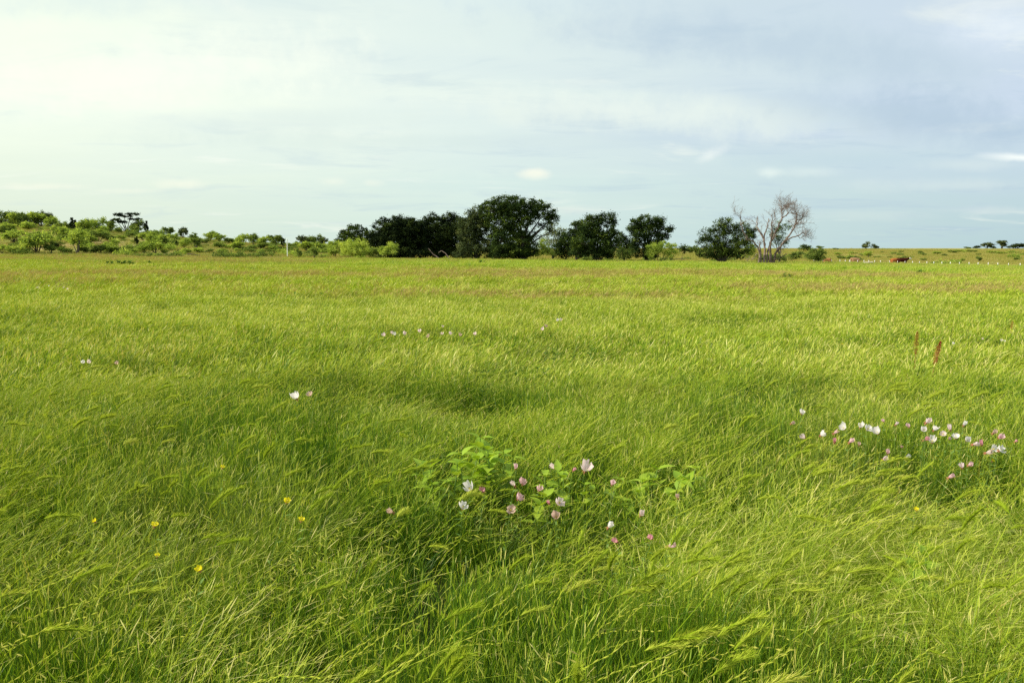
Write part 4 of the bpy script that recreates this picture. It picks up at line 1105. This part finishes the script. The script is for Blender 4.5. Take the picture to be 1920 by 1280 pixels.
# ------------------------------------------------------------------ cattle
def cow(label, px, py_back, D, coat, face_right=True, graze=False, lying=False, white_rump=False, scl=1.0, angle=0.0):
    p = at_depth(px, py_back, D)
    m = bpy.data.materials.new('cow_coat'); m.use_nodes = True
    N = NT(m.node_tree); N.n.clear(); o = N.node('ShaderNodeOutputMaterial')
    t = N.node('ShaderNodeTexCoord'); s = N.node('ShaderNodeSeparateXYZ'); N.l.new(t.outputs['Object'], s.inputs[0])
    nz = N.noise(t.outputs['Object'], 4, 3, .6)
    base = N.ramp(nz, [(0.3, tuple(c * .75 for c in coat)), (0.7, coat)])
    xx = N.math('ADD', s.outputs[0], N.math('MULTIPLY', N.math('SUBTRACT', nz, .5), .25))
    wf = N.math('GREATER_THAN', xx, 1.22)
    wl = N.math('LESS_THAN', N.math('ADD', s.outputs[2], N.math('MULTIPLY', nz, .2)), 0.38)
    f = N.math('MAXIMUM', wf, wl)
    if white_rump: f = N.math('MAXIMUM', f, N.math('LESS_THAN', xx, -0.72))
    c = N.mix(f, base, (0.75, 0.70, 0.62))
    b = N.node('ShaderNodeBsdfDiffuse'); N.put(b.inputs[0], c); N.l.new(b.outputs[0], o.inputs[0])
    # skeleton: one vertex per joint, root at the pelvis; x forward
    V = [(-.70, 0, 1.12), (-.25, 0, 1.06), (.25, 0, 1.05), (.65, 0, 1.12), (.92, 0, 1.22)]
    R = [(.30, .34), (.36, .40), (.36, .42), (.28, .38), (.17, .24)]
    E = [(0, 1), (1, 2), (2, 3), (3, 4)]
    def add(v, r, par):
        V.append(v); R.append(r if hasattr(r, '__len__') else (r, r)); E.append((par, len(V) - 1)); return len(V) - 1
    if graze:
        a = add((1.12, 0, .85), (.13, .17), 4); a = add((1.20, 0, .50), (.13, .15), a); a = add((1.30, 0, .28), (.075, .09), a)
        ear = (1.14, .62)
    else:
        a = add((1.18, 0, 1.36), (.14, .18), 4); a = add((1.38, 0, 1.32), (.12, .15), a); a = add((1.62, 0, 1.16), (.075, .09), a)
        ear = (1.30, 1.42)
    for sd in (-1, 1):
        e = add((ear[0], .20 * sd, ear[1]), (.035, .05), a - 1); add((ear[0] - .02, .32 * sd, ear[1] - .02), .02, e)
    for sd in (-1, 1):
        k = add((.62, .20 * sd, .78), (.11, .15), 3); k = add((.62 + .03, .20 * sd, .45), .062, k); k = add((.62, .20 * sd, .12), .045, k); add((.66, .20 * sd, 0.0), .06, k)
        k = add((-.66, .20 * sd, .85), (.13, .20), 0); k = add((-.60, .21 * sd, .60), .09, k); k = add((-.78, .21 * sd, .40), .055, k); k = add((-.74, .21 * sd, .12), .045, k); add((-.70, .21 * sd, 0.0), .06, k)
    k = add((-.98, 0, 1.22), .05, 0); k = add((-1.08, 0, .90), .028, k); add((-1.07, 0, .50), .045, k)
    if lying:
        V2 = []
        for v in V:
            z = v[2] - .62
            V2.append((v[0] + (0.25 if v[2] < .5 and v[0] > 0 else 0), v[1] * (1.7 if v[2] < .7 else 1), max(z, .08)))
        V = V2
    me = bpy.data.meshes.new('cow'); me.from_pydata(V, E, []); me.update()
    ob = bpy.data.objects.new('cow', me); COL.objects.link(ob)
    me.materials.append(m)
    sk = ob.modifiers.new('skin', 'SKIN'); sk.use_smooth_shade = True
    for i, r in enumerate(R): me.skin_vertices[0].data[i].radius = r
    me.skin_vertices[0].data[0].use_root = True
    sb = ob.modifiers.new('sub', 'SUBSURF'); sb.levels = 2; sb.render_levels = 2
    g = tz(p.x, D)
    ob.location = (p.x, D, g); ob.rotation_euler = (0, 0, (0 if face_right else math.pi) + angle); ob.scale = (scl,) * 3
    ob['label'] = label; ob['category'] = 'cow'; ob['group'] = 'cattle grazing by the fence on the right'
cow('chestnut orange cow with pale face lowered to graze beside the dark cow', 1677, 487, 172, (0.50, 0.17, 0.055), graze=True, angle=0.25)
cow('dark red-brown cow standing broadside, right-hand cow of the pair', 1692, 487, 168, (0.05, 0.012, 0.010), angle=-0.15, scl=1.08)
cow('tan cow grazing alone between the fence posts left of the pair', 1604, 487, 182, (0.42, 0.24, 0.13), face_right=False, graze=True)
cow('cream calf lying in the grass between the tan cow and the pair', 1625, 493, 160, (0.62, 0.54, 0.40), lying=True, scl=0.8)
cow('small orange cow at the left end of the fence beside the green shrub', 1550, 486, 186, (0.50, 0.22, 0.10), graze=True, scl=0.85)


# ------------------------------------------------------------------ flowers
M_petal = {}
for nm, a, b in (('white', (0.86, 0.78, 0.76), (0.92, 0.88, 0.84)), ('pale', (0.84, 0.62, 0.62), (0.90, 0.78, 0.76)), ('pink', (0.78, 0.42, 0.46), (0.88, 0.68, 0.68)),
                 ('deep', (0.66, 0.20, 0.28), (0.86, 0.52, 0.54)), ('faded', (0.58, 0.36, 0.28), (0.78, 0.60, 0.50)), ('yellow', (0.84, 0.72, 0.01), (0.92, 0.84, 0.03))):
    M_petal[nm] = plain_mat(nm + '_petal', [(0.35, a), (0.65, b)], 40, 0.6, 0, 0.5)
M_centre = plain_mat('yellow_centre', [(0.3, (0.65, 0.60, 0.08)), (0.7, (0.8, 0.75, 0.15))], 60, 0.8)
M_calyx = plain_mat('calyx', [(0.3, (0.35, 0.20, 0.08)), (0.7, (0.45, 0.14, 0.10))], 60, 0.8)

def petal_mesh(L=0.034, W=0.034, cup=0.6, ruffle=0.004, seed=1):
    """heart-topped petal from its base outward along +x, cupping up"""
    R = random.Random(seed); nu, nv = 6, 7
    V = []
    for i in range(nu):
        u = i / (nu - 1)
        for j in range(nv):
            v = j / (nv - 1) * 2 - 1
            wd = W * (0.10 + 0.90 * math.sin(min(1, u * 1.12) * math.pi * 0.56) ** 1.1) * 0.5
            x = L * u * (1 - 0.10 * (1 - abs(v)) * (u > .9)) - L * 0.16 * v * v * u
            y = wd * v
            z = cup * L * u * u + 0.25 * W * v * v * u + R.uniform(-1, 1) * ruffle * u
            V.append((x, y, z))
    F = [(i * nv + j, (i + 1) * nv + j, (i + 1) * nv + j + 1, i * nv + j + 1) for i in range(nu - 1) for j in range(nv - 1)]
    return np_mesh('petal', V, F, None, True)
PET = {('open', c): [petal_mesh(cup=0.45 + 0.2 * k, seed=k) for k in range(3)] for c in M_petal}
PET.update({('cup', c): [petal_mesh(cup=1.1 + 0.3 * k, L=0.030, W=0.038, seed=10 + k) for k in range(3)] for c in M_petal})
PET.update({('bud', c): [petal_mesh(cup=2.6, L=0.0145, W=0.021, ruffle=0.003, seed=20 + k) for k in range(2)] for c in M_petal})
PET.update({('small', c): [petal_mesh(cup=0.7, L=0.013, W=0.016, ruffle=0.001, seed=30 + k) for k in range(2)] for c in M_petal})
for (s, c), lst in PET.items():
    for m in lst: m.materials.append(M_petal[c])
def cen_mesh():
    mb = MB(); mb.tube([(0, 0, 0), (0, 0, .004), (0, 0, .008), (0, 0, .010)], [.003, .0045, .004, .001], 7)
    for k in range(7):
        a = k * .9; mb.tube([(0, 0, .004), (.005 * math.cos(a), .005 * math.sin(a), .016)], [.0007, .0012], 4)
    me = mb.mesh('stamens', True); me.materials.append(M_centre); return me
CEN = cen_mesh()
def cal_mesh():
    mb = MB(); mb.tube([(0, 0, -.024), (0, 0, -.012), (0, 0, -.003), (0, 0, .003)], [.0016, .0030, .0042, .0026], 7)
    for k in range(4):
        a = k * 1.57 + .78; mb.tube([(.003 * math.cos(a), .003 * math.sin(a), 0), (.010 * math.cos(a), .010 * math.sin(a), -.008), (.013 * math.cos(a), .013 * math.sin(a), -.016)], [.0022, .0018, .0004], 4)
    me = mb.mesh('calyx', True); me.materials.append(M_calyx); return me
CAL = cal_mesh()
leaf_tmpl = None
def leaf_grid(mb, base, d, L, W, fold=0.25, droop=0.3, tint=0.5):
    """ovate leaf with a folded midrib, drooping towards its tip"""
    d = np.array(d, float); d /= np.linalg.norm(d)
    side = np.cross(d, [0, 0, 1.0]); side /= np.linalg.norm(side) + 1e-9
    up = np.cross(side, d)
    n = 6; V = []
    for i in range(n):
        u = i / (n - 1); w = W * 0.5 * math.sin(math.pi * u ** 0.62) ** 1.25 + 0.0006
        c = np.array(base) + d * L * u - np.array([0, 0, 1.0]) * droop * L * u * u
        for s in (-1, 0, 1):
            V.append(c + side * w * s + up * fold * w * abs(s))
    F = [(i * 3 + j, i * 3 + j + 1, (i + 1) * 3 + j + 1, (i + 1) * 3 + j) for i in range(n - 1) for j in range(2)]
    mb.add(V, F, tint)

def wildflower(name, label, cat, px, py, shape, colr, size=1.0, group=None, tilt=0.6, hz=None, yaw=None, detail=True, z=0.47):
    if hz is None:
        p0 = at_height(px, py, z)
        c = float(canopy(np.array([p0.x]), np.array([p0.y]))[0])
        gz0 = tz(p0.x, p0.y)
        hz = gz0 + max(0.36, 0.50 * c + 0.035) if detail else gz0 + 0.50 * c + 0.06
    p = at_height(px, py, hz)
    gz = tz(p.x, p.y); h = p.z - gz
    r0 = root(name, label, cat, (p.x, p.y, gz), 0, group)
    bx, by = random.gauss(-.05, .03), random.gauss(0.02, .03)
    yaw = random.uniform(-2.6, -0.5) if yaw is None else yaw     # head turned somewhere towards the viewer's side
    tl = tilt + random.uniform(-.25, .25)
    hd = np.array([math.cos(yaw) * math.sin(tl), math.sin(yaw) * math.sin(tl), math.cos(tl)])
    mb = MB(); end = np.array([0, 0, h]) - hd * 0.02 * size
    pts = np.array([(bx, by, -.02), (bx * .8, by * .8, h * .35), (bx * .3, by * .3, h * .75), end]); 
    t = np.linspace(0, 3, 9); i0 = np.clip(t.astype(int), 0, 2); f = (t - i0)[:, None]; pts = pts[i0] * (1 - f) + pts[i0 + 1] * f
    mb.tube(pts, np.linspace(.0016, .0010, 9) * (1 if detail else 2), 4 if detail else 3)
    if detail:
        for k in range(7):
            a = random.random() * 6.28; q = pts[1 + k]
            leaf_grid(mb, q, (math.cos(a), math.sin(a), .5), .035 + .02 * random.random(), .009, tint=.5)
    link('stem', mb.mesh('stem', True), M_stem, r0)
    M = Matrix.Translation((0, 0, h)) @ Vector(hd).to_track_quat('Z', 'Y').to_matrix().to_4x4() @ Matrix.Scale(size, 4)
    if name == 'yellow_wildflower': n = 5
    else: n = 4
    ms = PET[(shape, colr)]
    a0 = random.random() * 6.28
    for k in range(n):
        o = bpy.data.objects.new('petal', ms[k % len(ms)]); COL.objects.link(o); o.parent = r0
        o.matrix_local = M @ Matrix.Rotation(a0 + k * 2 * math.pi / n + random.uniform(-.15, .15), 4, 'Z') @ Matrix.Rotation(random.uniform(-.15, .15), 4, 'Y')
    for nm, me in (('stamens', CEN), ('calyx', CAL)) if detail else ():
        if nm == 'stamens' and shape == 'bud': continue
        o = bpy.data.objects.new(nm, me); COL.objects.link(o); o.parent = r0; o.matrix_local = M @ (Matrix.Scale(0.6, 4) if shape in ('small',) else Matrix.Identity(4))
    return r0

G1 = 'primroses of the middle foreground patch'
for px, py, sh, c, s, lab in [
    (882, 917, 'cup', 'white', 1.15, 'largest white cup-shaped primrose at the left of the middle patch'),
    (868, 951, 'open', 'white', 1.0, 'white primrose with yellow-green centre, lowest left of the middle patch'),
    (907, 921, 'bud', 'deep', 1.2, 'half-closed pink primrose just right of the largest white cup'),
    (965, 910, 'bud', 'pale', 1.1, 'small pale bud touching the left side of the ruffled pink primrose'),
    (980, 907, 'cup', 'pink', 0.95, 'pink ruffled cup primrose upper centre of the middle patch'),
    (972, 935, 'cup', 'pink', 0.9, 'pink primrose directly below the pale bud in the middle patch'),
    (957, 957, 'open', 'faded', 0.95, 'faded buff primrose facing left low in the centre of the middle patch'),
    (967, 877, 'bud', 'pink', 1.0, 'slim pink bud at the top left of the middle patch beside broad leaves'),
    (1040, 877, 'bud', 'pale', 1.2, 'slim pale bud at the top centre of the middle patch'),
    (1011, 919, 'bud', 'pink', 1.2, 'slanting pink and cream bud between the pink cup and the open pair'),
    (1097, 882, 'cup', 'pale', 1.3, 'large pale pink double-lobed primrose with a grass blade across, top right of the middle patch'),
    (1048, 943, 'open', 'pale', 1.1, 'pale pink and white primrose, upper flower of the close pair'),
    (1043, 970, 'cup', 'faded', 0.95, 'wilting pink primrose, lower flower of the close pair'),
    (1030, 944, 'bud', 'deep', 0.8, 'tiny red bud left of the upper flower of the close pair'),
    (1075, 882, 'bud', 'deep', 0.7, 'tiny red bud left of the large pale pink primrose'),
    (1148, 908, 'bud', 'pink', 1.0, 'small round pink bud right of the large pale pink primrose'),
    (1202, 965, 'bud', 'pale', 1.15, 'pale pink round bud alone on the right of the middle patch'),
    (1141, 988, 'bud', 'white', 1.1, 'half-open white primrose above the row of deep pink buds'),
    (1157, 1015, 'bud', 'deep', 0.95, 'deep pink bud, left one of the three lowest pink buds'),
    (1222, 1009, 'bud', 'deep', 1.05, 'deep pink bud, middle one of the three lowest pink buds'),
    (1254, 1024, 'bud', 'pink', 1.0, 'pink bud, right one of the three lowest pink buds'),
    (736, 960, 'bud', 'faded', 1.1, 'withered pink primrose alone left of the middle patch'),
    (1271, 933, 'bud', 'faded', 0.8, 'withered orange bud at the far right of the middle patch')]:
    wildflower('evening_primrose', lab, 'flower', px, py, sh, c, s * 0.80, G1, tilt=0.9 if sh == 'bud' else 0.7)
G2 = 'primroses of the right-hand patch'
for px, py, sh, c, s, lab in [
    (1503, 775, 'cup', 'white', .9, 'white primrose alone above the left end of the right patch'),
    (1484, 794, 'bud', 'faded', .9, 'small brownish bud left of the lone white primrose'),
    (1509, 821, 'bud', 'pale', 1.3, 'slim pale pink bud at the left end of the right patch'),
    (1539, 816, 'cup', 'white', 1.0, 'white cup with pink base, first cup from the left in the right patch'),
    (1564, 812, 'bud', 'pink', 1.2, 'slim pink bud between the first two white cups of the right patch'),
    (1583, 803, 'cup', 'white', 1.15, 'broad white cup, second cup from the left in the right patch'),
    (1565, 829, 'bud', 'deep', 1.1, 'magenta bud below the slim pink bud left of the second white cup'),
    (1593, 829, 'bud', 'pink', 1.2, 'slanting pink bud below the second white cup'),
    (1611, 834, 'bud', 'faded', .9, 'withered bud right of the slanting pink bud'),
    (1613, 801, 'cup', 'white', 1.0, 'white cup, left one of the touching pair'),
    (1627, 804, 'open', 'white', 1.1, 'ruffled white primrose, right one of the touching pair'),
    (1646, 812, 'cup', 'white', 1.1, 'round white cup right of the touching pair'),
    (1657, 790, 'bud', 'pink', .8, 'tiny pink bud above the gap in the right patch'),
    (1679, 796, 'bud', 'pale', .8, 'tiny cream bud in the gap between the two halves of the right patch'),
    (1704, 800, 'bud', 'pink', 1.0, 'slim pink bud in the gap left of the right half'),
    (1737, 792, 'bud', 'pale', 1.5, 'topmost white and pink primrose of the right half'),
    (1734, 807, 'cup', 'white', 1.0, 'white cup under the topmost primrose of the right half'),
    (1751, 806, 'cup', 'white', .95, 'white cup just right of the cup under the topmost primrose'),
    (1768, 814, 'open', 'pale', .9, 'pale pink ruffled primrose in the centre of the right half'),
    (1782, 805, 'bud', 'pale', 1.3, 'pale bud behind the centre of the right half'),
    (1733, 824, 'bud', 'deep', 1.2, 'magenta and white bud at the left of the right half'),
    (1748, 828, 'cup', 'white', 1.15, 'large white cup right of the magenta and white bud'),
    (1793, 820, 'open', 'white', 1.05, 'white triangular primrose at the centre right of the patch'),
    (1780, 823, 'bud', 'pink', .8, 'tiny pink bud touching the white triangular primrose'),
    (1807, 797, 'bud', 'white', 1.1, 'small white bud standing high above the right half'),
    (1812, 826, 'cup', 'white', .95, 'narrow white cup right of the triangular primrose'),
    (1825, 833, 'bud', 'pale', 1.3, 'slim pale pink bud left of the brightest magenta bud'),
    (1841, 833, 'bud', 'deep', 1.2, 'brightest magenta bud of the right half'),
    (1862, 812, 'bud', 'faded', 1.2, 'faded brownish pink bud near the right edge'),
    (1874, 820, 'bud', 'pink', 1.5, 'pink primrose with orange base near the right edge of the photo'),
    (1849, 849, 'bud', 'pale', 1.2, 'pale bud at the left foot of the white double primrose'),
    (1862, 842, 'open', 'white', 1.0, 'left bloom of the white pair lowest in the right half'),
    (1874, 844, 'open', 'white', 1.15, 'right bloom of the white pair lowest in the right half'),
    (1903, 828, 'bud', 'deep', .6, 'tiny red bud at the right edge of the photo'),
    (1665, 849, 'bud', 'pink', 1.2, 'pink bud, upper one of two below the gap'),
    (1657, 861, 'bud', 'pale', 1.3, 'pale and orange bud, lower one of two below the gap'),
    (1692, 838, 'bud', 'faded', .9, 'withered bud above the dark hollow'),
    (1699, 857, 'bud', 'white', 1.0, 'small white primrose in the dark hollow'),
    (1804, 876, 'bud', 'pale', 1.2, 'white and pink bud, left one of the two below the right half'),
    (1816, 872, 'bud', 'pink', 1.2, 'pink bud, right one of the two below the right half'),
    (1779, 895, 'bud', 'pink', 1.2, 'lowest pink bud of the right patch')]:
    wildflower('evening_primrose', lab, 'flower', px, py, sh, c, s * 0.72, G2, tilt=0.9 if sh == 'bud' else 0.75)
wildflower('evening_primrose', 'white cup-shaped primrose alone in the grass left of centre', 'flower', 556, 747, 'cup', 'white', 1.25, 'lone primroses left of centre')
wildflower('evening_primrose', 'faded cream primrose just right of the lone white one', 'flower', 581, 740, 'open', 'faded', .9, 'lone primroses left of centre')
far = [(722, 629, 'pale'), (735, 626, 'pale'), (741, 628, 'white'), (758, 627, 'pale'), (786, 622, 'pale'), (803, 632, 'faded'), (828, 627, 'pale'), (830, 614, 'pale'), (844, 627, 'pale'), (862, 630, 'faded'), (890, 628, 'pale')]
for px, py, c in far:
    wildflower('evening_primrose', 'far pale pink primrose in the line of blooms behind the dark hollow', 'flower', px, py, 'cup', c, 0.9, 'far line of primroses behind the dark hollow', detail=False)
for px, py, c in [(1019, 618, 'pale'), (1045, 602, 'white'), (1052, 601, 'pale'), (1023, 613, 'faded')]:
    wildflower('evening_primrose', 'far pale primrose in the small cluster right of the long line', 'flower', px, py, 'cup', c, 0.9, 'far small cluster of primroses', detail=False)
for px, py, c in [(92, 537, 'white'), (120, 540, 'pale'), (127, 542, 'pale'), (70, 540, 'pale')]:
    wildflower('evening_primrose', 'far pale primrose in the thin cluster near the left edge', 'flower', px, py, 'cup', c, 0.75, 'far primroses near the left edge', detail=False)
for px, py, c in [(155, 681, 'white'), (168, 680, 'pale'), (219, 683, 'faded')]:
    wildflower('evening_primrose', 'half-hidden whitish primrose in the left middle distance', 'flower', px, py, 'cup', c, .7, 'half-hidden primroses on the left', detail=False)
for px, py, c in [(1878, 639, 'white'), (1884, 641, 'white'), (1787, 645, 'white'), (1842, 637, 'pale')]:
    wildflower('evening_primrose', 'far white primrose near the right edge beyond the red dock stalks', 'flower', px, py, 'cup', c, .6, 'far primroses near the right edge', detail=False)
G3 = 'yellow wildflowers in the grass'
for px, py, s, lab in [(538, 940, 1.15, 'golden yellow flower, upper one of the close pair'), (565, 975, 1.1, 'golden yellow flower, lower one of the close pair'), (417, 876, .8, 'small pale yellow flower farthest up of the left group'),
                       (178, 977, .9, 'dull yellow flower nearest the left edge'), (290, 985, 1.1, 'orange-yellow flower right of the dull yellow one'), (295, 1042, .75, 'small half-hidden yellow flower above the lowest one'),
                       (374, 1068, 1.1, 'bright lemon flower lowest of all the yellow ones'), (1718, 955, .8, 'small yellow flower in the right foreground grass'), (1861, 864, .9, 'yellow flower under the white primroses of the right patch'),
                       (1579, 645, .9, 'tiny yellow flower in the distance left of the dock stalks'), (412, 500, 3.2, 'far cream-yellow bloom alone in the distant left meadow')]:
    wildflower('yellow_wildflower', lab, 'flower', px, py, 'small', 'yellow', s, G3, tilt=0.5, detail=py > 520)


# ------------------------------------------------------------------ broad-leaved plants
def leafy_plant(label, px, py, hgt, nst, mat, L=0.075, W=0.045, group='broad-leaved weeds in the grass', spread=0.10, name='leafy_plant', tint=0.55, z=None, n=5):
    p = at_height(px, py, hgt if z is None else z)
    gz = tz(p.x, p.y)
    r0 = root(name, label, 'plant', (p.x, p.y, gz), 0, group)
    for s in range(nst):
        st = MB(); lf = MB()
        bx, by = random.gauss(0, spread), random.gauss(0, spread); h = hgt * random.uniform(.75, 1.05)
        tipx = bx + random.gauss(.02, .04); tipy = by + random.gauss(0, .04)
        pts = np.array([(bx + (tipx - bx) * t ** 1.5, by + (tipy - by) * t ** 1.5, h * t - .02) for t in np.linspace(0, 1, 7)])
        st.tube(pts, np.linspace(.004, .0018, 7) * max(1, L / .08), 5)
        a = random.random() * 3
        for k in range(n):
            t = 0.45 + 0.55 * k / (n - 1); i = min(int(t * 6), 5); q = pts[i] + (pts[i + 1] - pts[i]) * (t * 6 - i)
            sc = (1.15 - 0.55 * abs(t - .75) * 2) * random.uniform(.8, 1.1)
            for sd in (0, math.pi):
                aa = a + sd + random.gauss(0, .2)
                leaf_grid(lf, q, (math.cos(aa), math.sin(aa), random.uniform(.1, .9) * (0.4 + t)), L * sc, W * sc, tint=tint + random.gauss(0, .15), droop=random.uniform(.1, .5))
            a += 1.45
        so = link('stem', st.mesh('stem', True), M_stem, r0)
        link('leaves', lf.mesh('leaves', True), mat, r0)
    return r0
leafy_plant('tall bright broad-leaved plant rising above the middle primrose patch', 888, 822, .58, 3, M_broad, 0.138, 0.068, spread=.05, n=6)
leafy_plant('bright broad-leaved plant leaning left of the tall leafy one', 858, 856, .52, 3, M_broad, 0.133, 0.062, spread=.06)
leafy_plant('broad-leaved plant right of and behind the tall leafy one', 915, 848, .50, 3, M_broad, 0.110, 0.055, spread=.08)
leafy_plant('low broad-leaved plant at the foot of the tall leafy one', 905, 872, .46, 3, M_broad, 0.110, 0.062, spread=.10)
leafy_plant('pale broad leaves at the left edge of the middle patch', 800, 880, .47, 3, M_broad, 0.125, 0.055, spread=.10)
leafy_plant('fresh green leaf cluster between the slim buds atop the middle patch', 1002, 882, .49, 3, M_broad, 0.118, 0.058, spread=.07, tint=.7)
leafy_plant('green leaf cluster under the slim pale bud', 1050, 892, .47, 3, M_broad, 0.102, 0.048, spread=.08)
leafy_plant('leaf cluster just right of the large pale pink primrose', 1125, 890, .46, 3, M_broad, 0.094, 0.044, spread=.09)
leafy_plant('broad leaves left of the rightmost leafy plant, beyond the middle patch', 1205, 865, .50, 2, M_broad, 0.133, 0.068, spread=.06)
leafy_plant('rightmost broad-leaved plant with upright leaves, beyond the middle patch', 1278, 872, .52, 3, M_broad, 0.133, 0.068, spread=.06)
leafy_plant('broad bright leaf weed in the right foreground grass', 1722, 1030, .46, 2, M_broad, 0.125, 0.068, spread=.05)
leafy_plant('dark leafy weed on the left side of the central hollow', 880, 700, .40, 5, M_darkweed, .10, .03, spread=.25, name='dark_weed')
leafy_plant('dark leafy weed in the middle of the central hollow', 935, 692, .42, 6, M_darkweed, .11, .03, spread=.25, name='dark_weed')
leafy_plant('dark grassy weed on the right side of the central hollow', 1085, 662, .46, 5, M_darkweed, .12, .025, spread=.3, name='dark_weed', tint=.7)
leafy_plant('small dark weed in the right middle distance', 1520, 612, .50, 3, M_darkweed, .10, .05, spread=.2, name='dark_weed')
leafy_plant('green clump standing out in the left middle distance', 545, 548, .56, 7, M_broad, .16, .05, spread=.6, name='dark_weed', tint=.1)
leafy_plant('dark spreading weed patch in the far left meadow', 236, 498, .62, 16, M_darkweed, .42, .22, spread=.8, name='dark_weed', tint=.3)
leafy_plant('small dark weed alone in the far right meadow below the shrubs', 1482, 505, .70, 3, M_darkweed, .25, .14, spread=.15, name='dark_weed')
leafy_plant('small dark weed near the fence right of the cattle', 1725, 499, .62, 5, M_darkweed, .35, .18, spread=.25, name='dark_weed')
leafy_plant('small dark weed just left of the tallest tree foot in the meadow', 903, 489.5, .7, 5, M_darkweed, .35, .16, spread=.3, name='dark_weed')

# ------------------------------------------------------------------ dock stalks
M_dock_red = foliage_mat('red_dock_seed', [(0.0, (0.22, 0.04, 0.015)), (0.5, (0.42, 0.10, 0.04)), (1.0, (0.58, 0.20, 0.09))], .15, patch_scale=8)
M_dock_gold = foliage_mat('golden_dock_seed', [(0.0, (0.28, 0.16, 0.03)), (0.5, (0.48, 0.32, 0.05)), (1.0, (0.62, 0.48, 0.12))], .15, patch_scale=8)
def dock(label, top, bot, mat, fat, lean_tip, h=0.72, dens=1.0):
    b = at_height(bot[0], bot[1], 0.42); gz = tz(b.x, b.y)
    t = at_depth(top[0], top[1], b.y)
    r0 = root('dock_stalk', label, 'plant', (b.x, b.y, gz), 0, 'dock seed stalks')
    H = t.z - gz
    pts = np.array([((t.x - b.x) * (u ** lean_tip), 0, H * u - .02 * (u == 0)) for u in np.linspace(0, 1, 10)])
    st = MB(); st.tube(pts, np.linspace(.006, .0025, 10), 6)
    link('stem', st.mesh('stem', True), M_redstem, r0)
    sd = MB(); n = int(650 * dens)
    z0 = 0.42 / H
    for _ in range(n):
        u = random.uniform(z0, 1.0); i = min(int(u * 9), 8); q = pts[i] + (pts[i + 1] - pts[i]) * (u * 9 - i)
        env = 1.25 * fat * math.sin(math.pi * min(1, max(.05, (u - z0) / (1 - z0) * .85 + .12))) * (0.55 + .45 * math.sin(u * 70) ** 2)
        a = random.random() * 6.28; rr = env * random.random() ** .6
        p = q + np.array([rr * math.cos(a), rr * math.sin(a), rr * .8])
        seed_lens(sd, p, np.array([math.cos(a), math.sin(a), random.uniform(-.3, 1)]), .008 + .004 * random.random(), .006, random.random())
    link('seed_cluster', sd.mesh('seed_cluster'), mat, r0)
dock('rusty red dock seed stalk leaning right, the nearer of two', (1764, 640), (1744, 692), M_dock_red, .024, 1.6)
dock('golden brown upright dock seed stalk left of the red one', (1720, 622), (1715, 670), M_dock_gold, .026, 1.2)
dock('thin rusty dock stalk faint near the right edge', (1898, 602), (1893, 626), M_dock_gold, .016, 1.0, dens=.35)
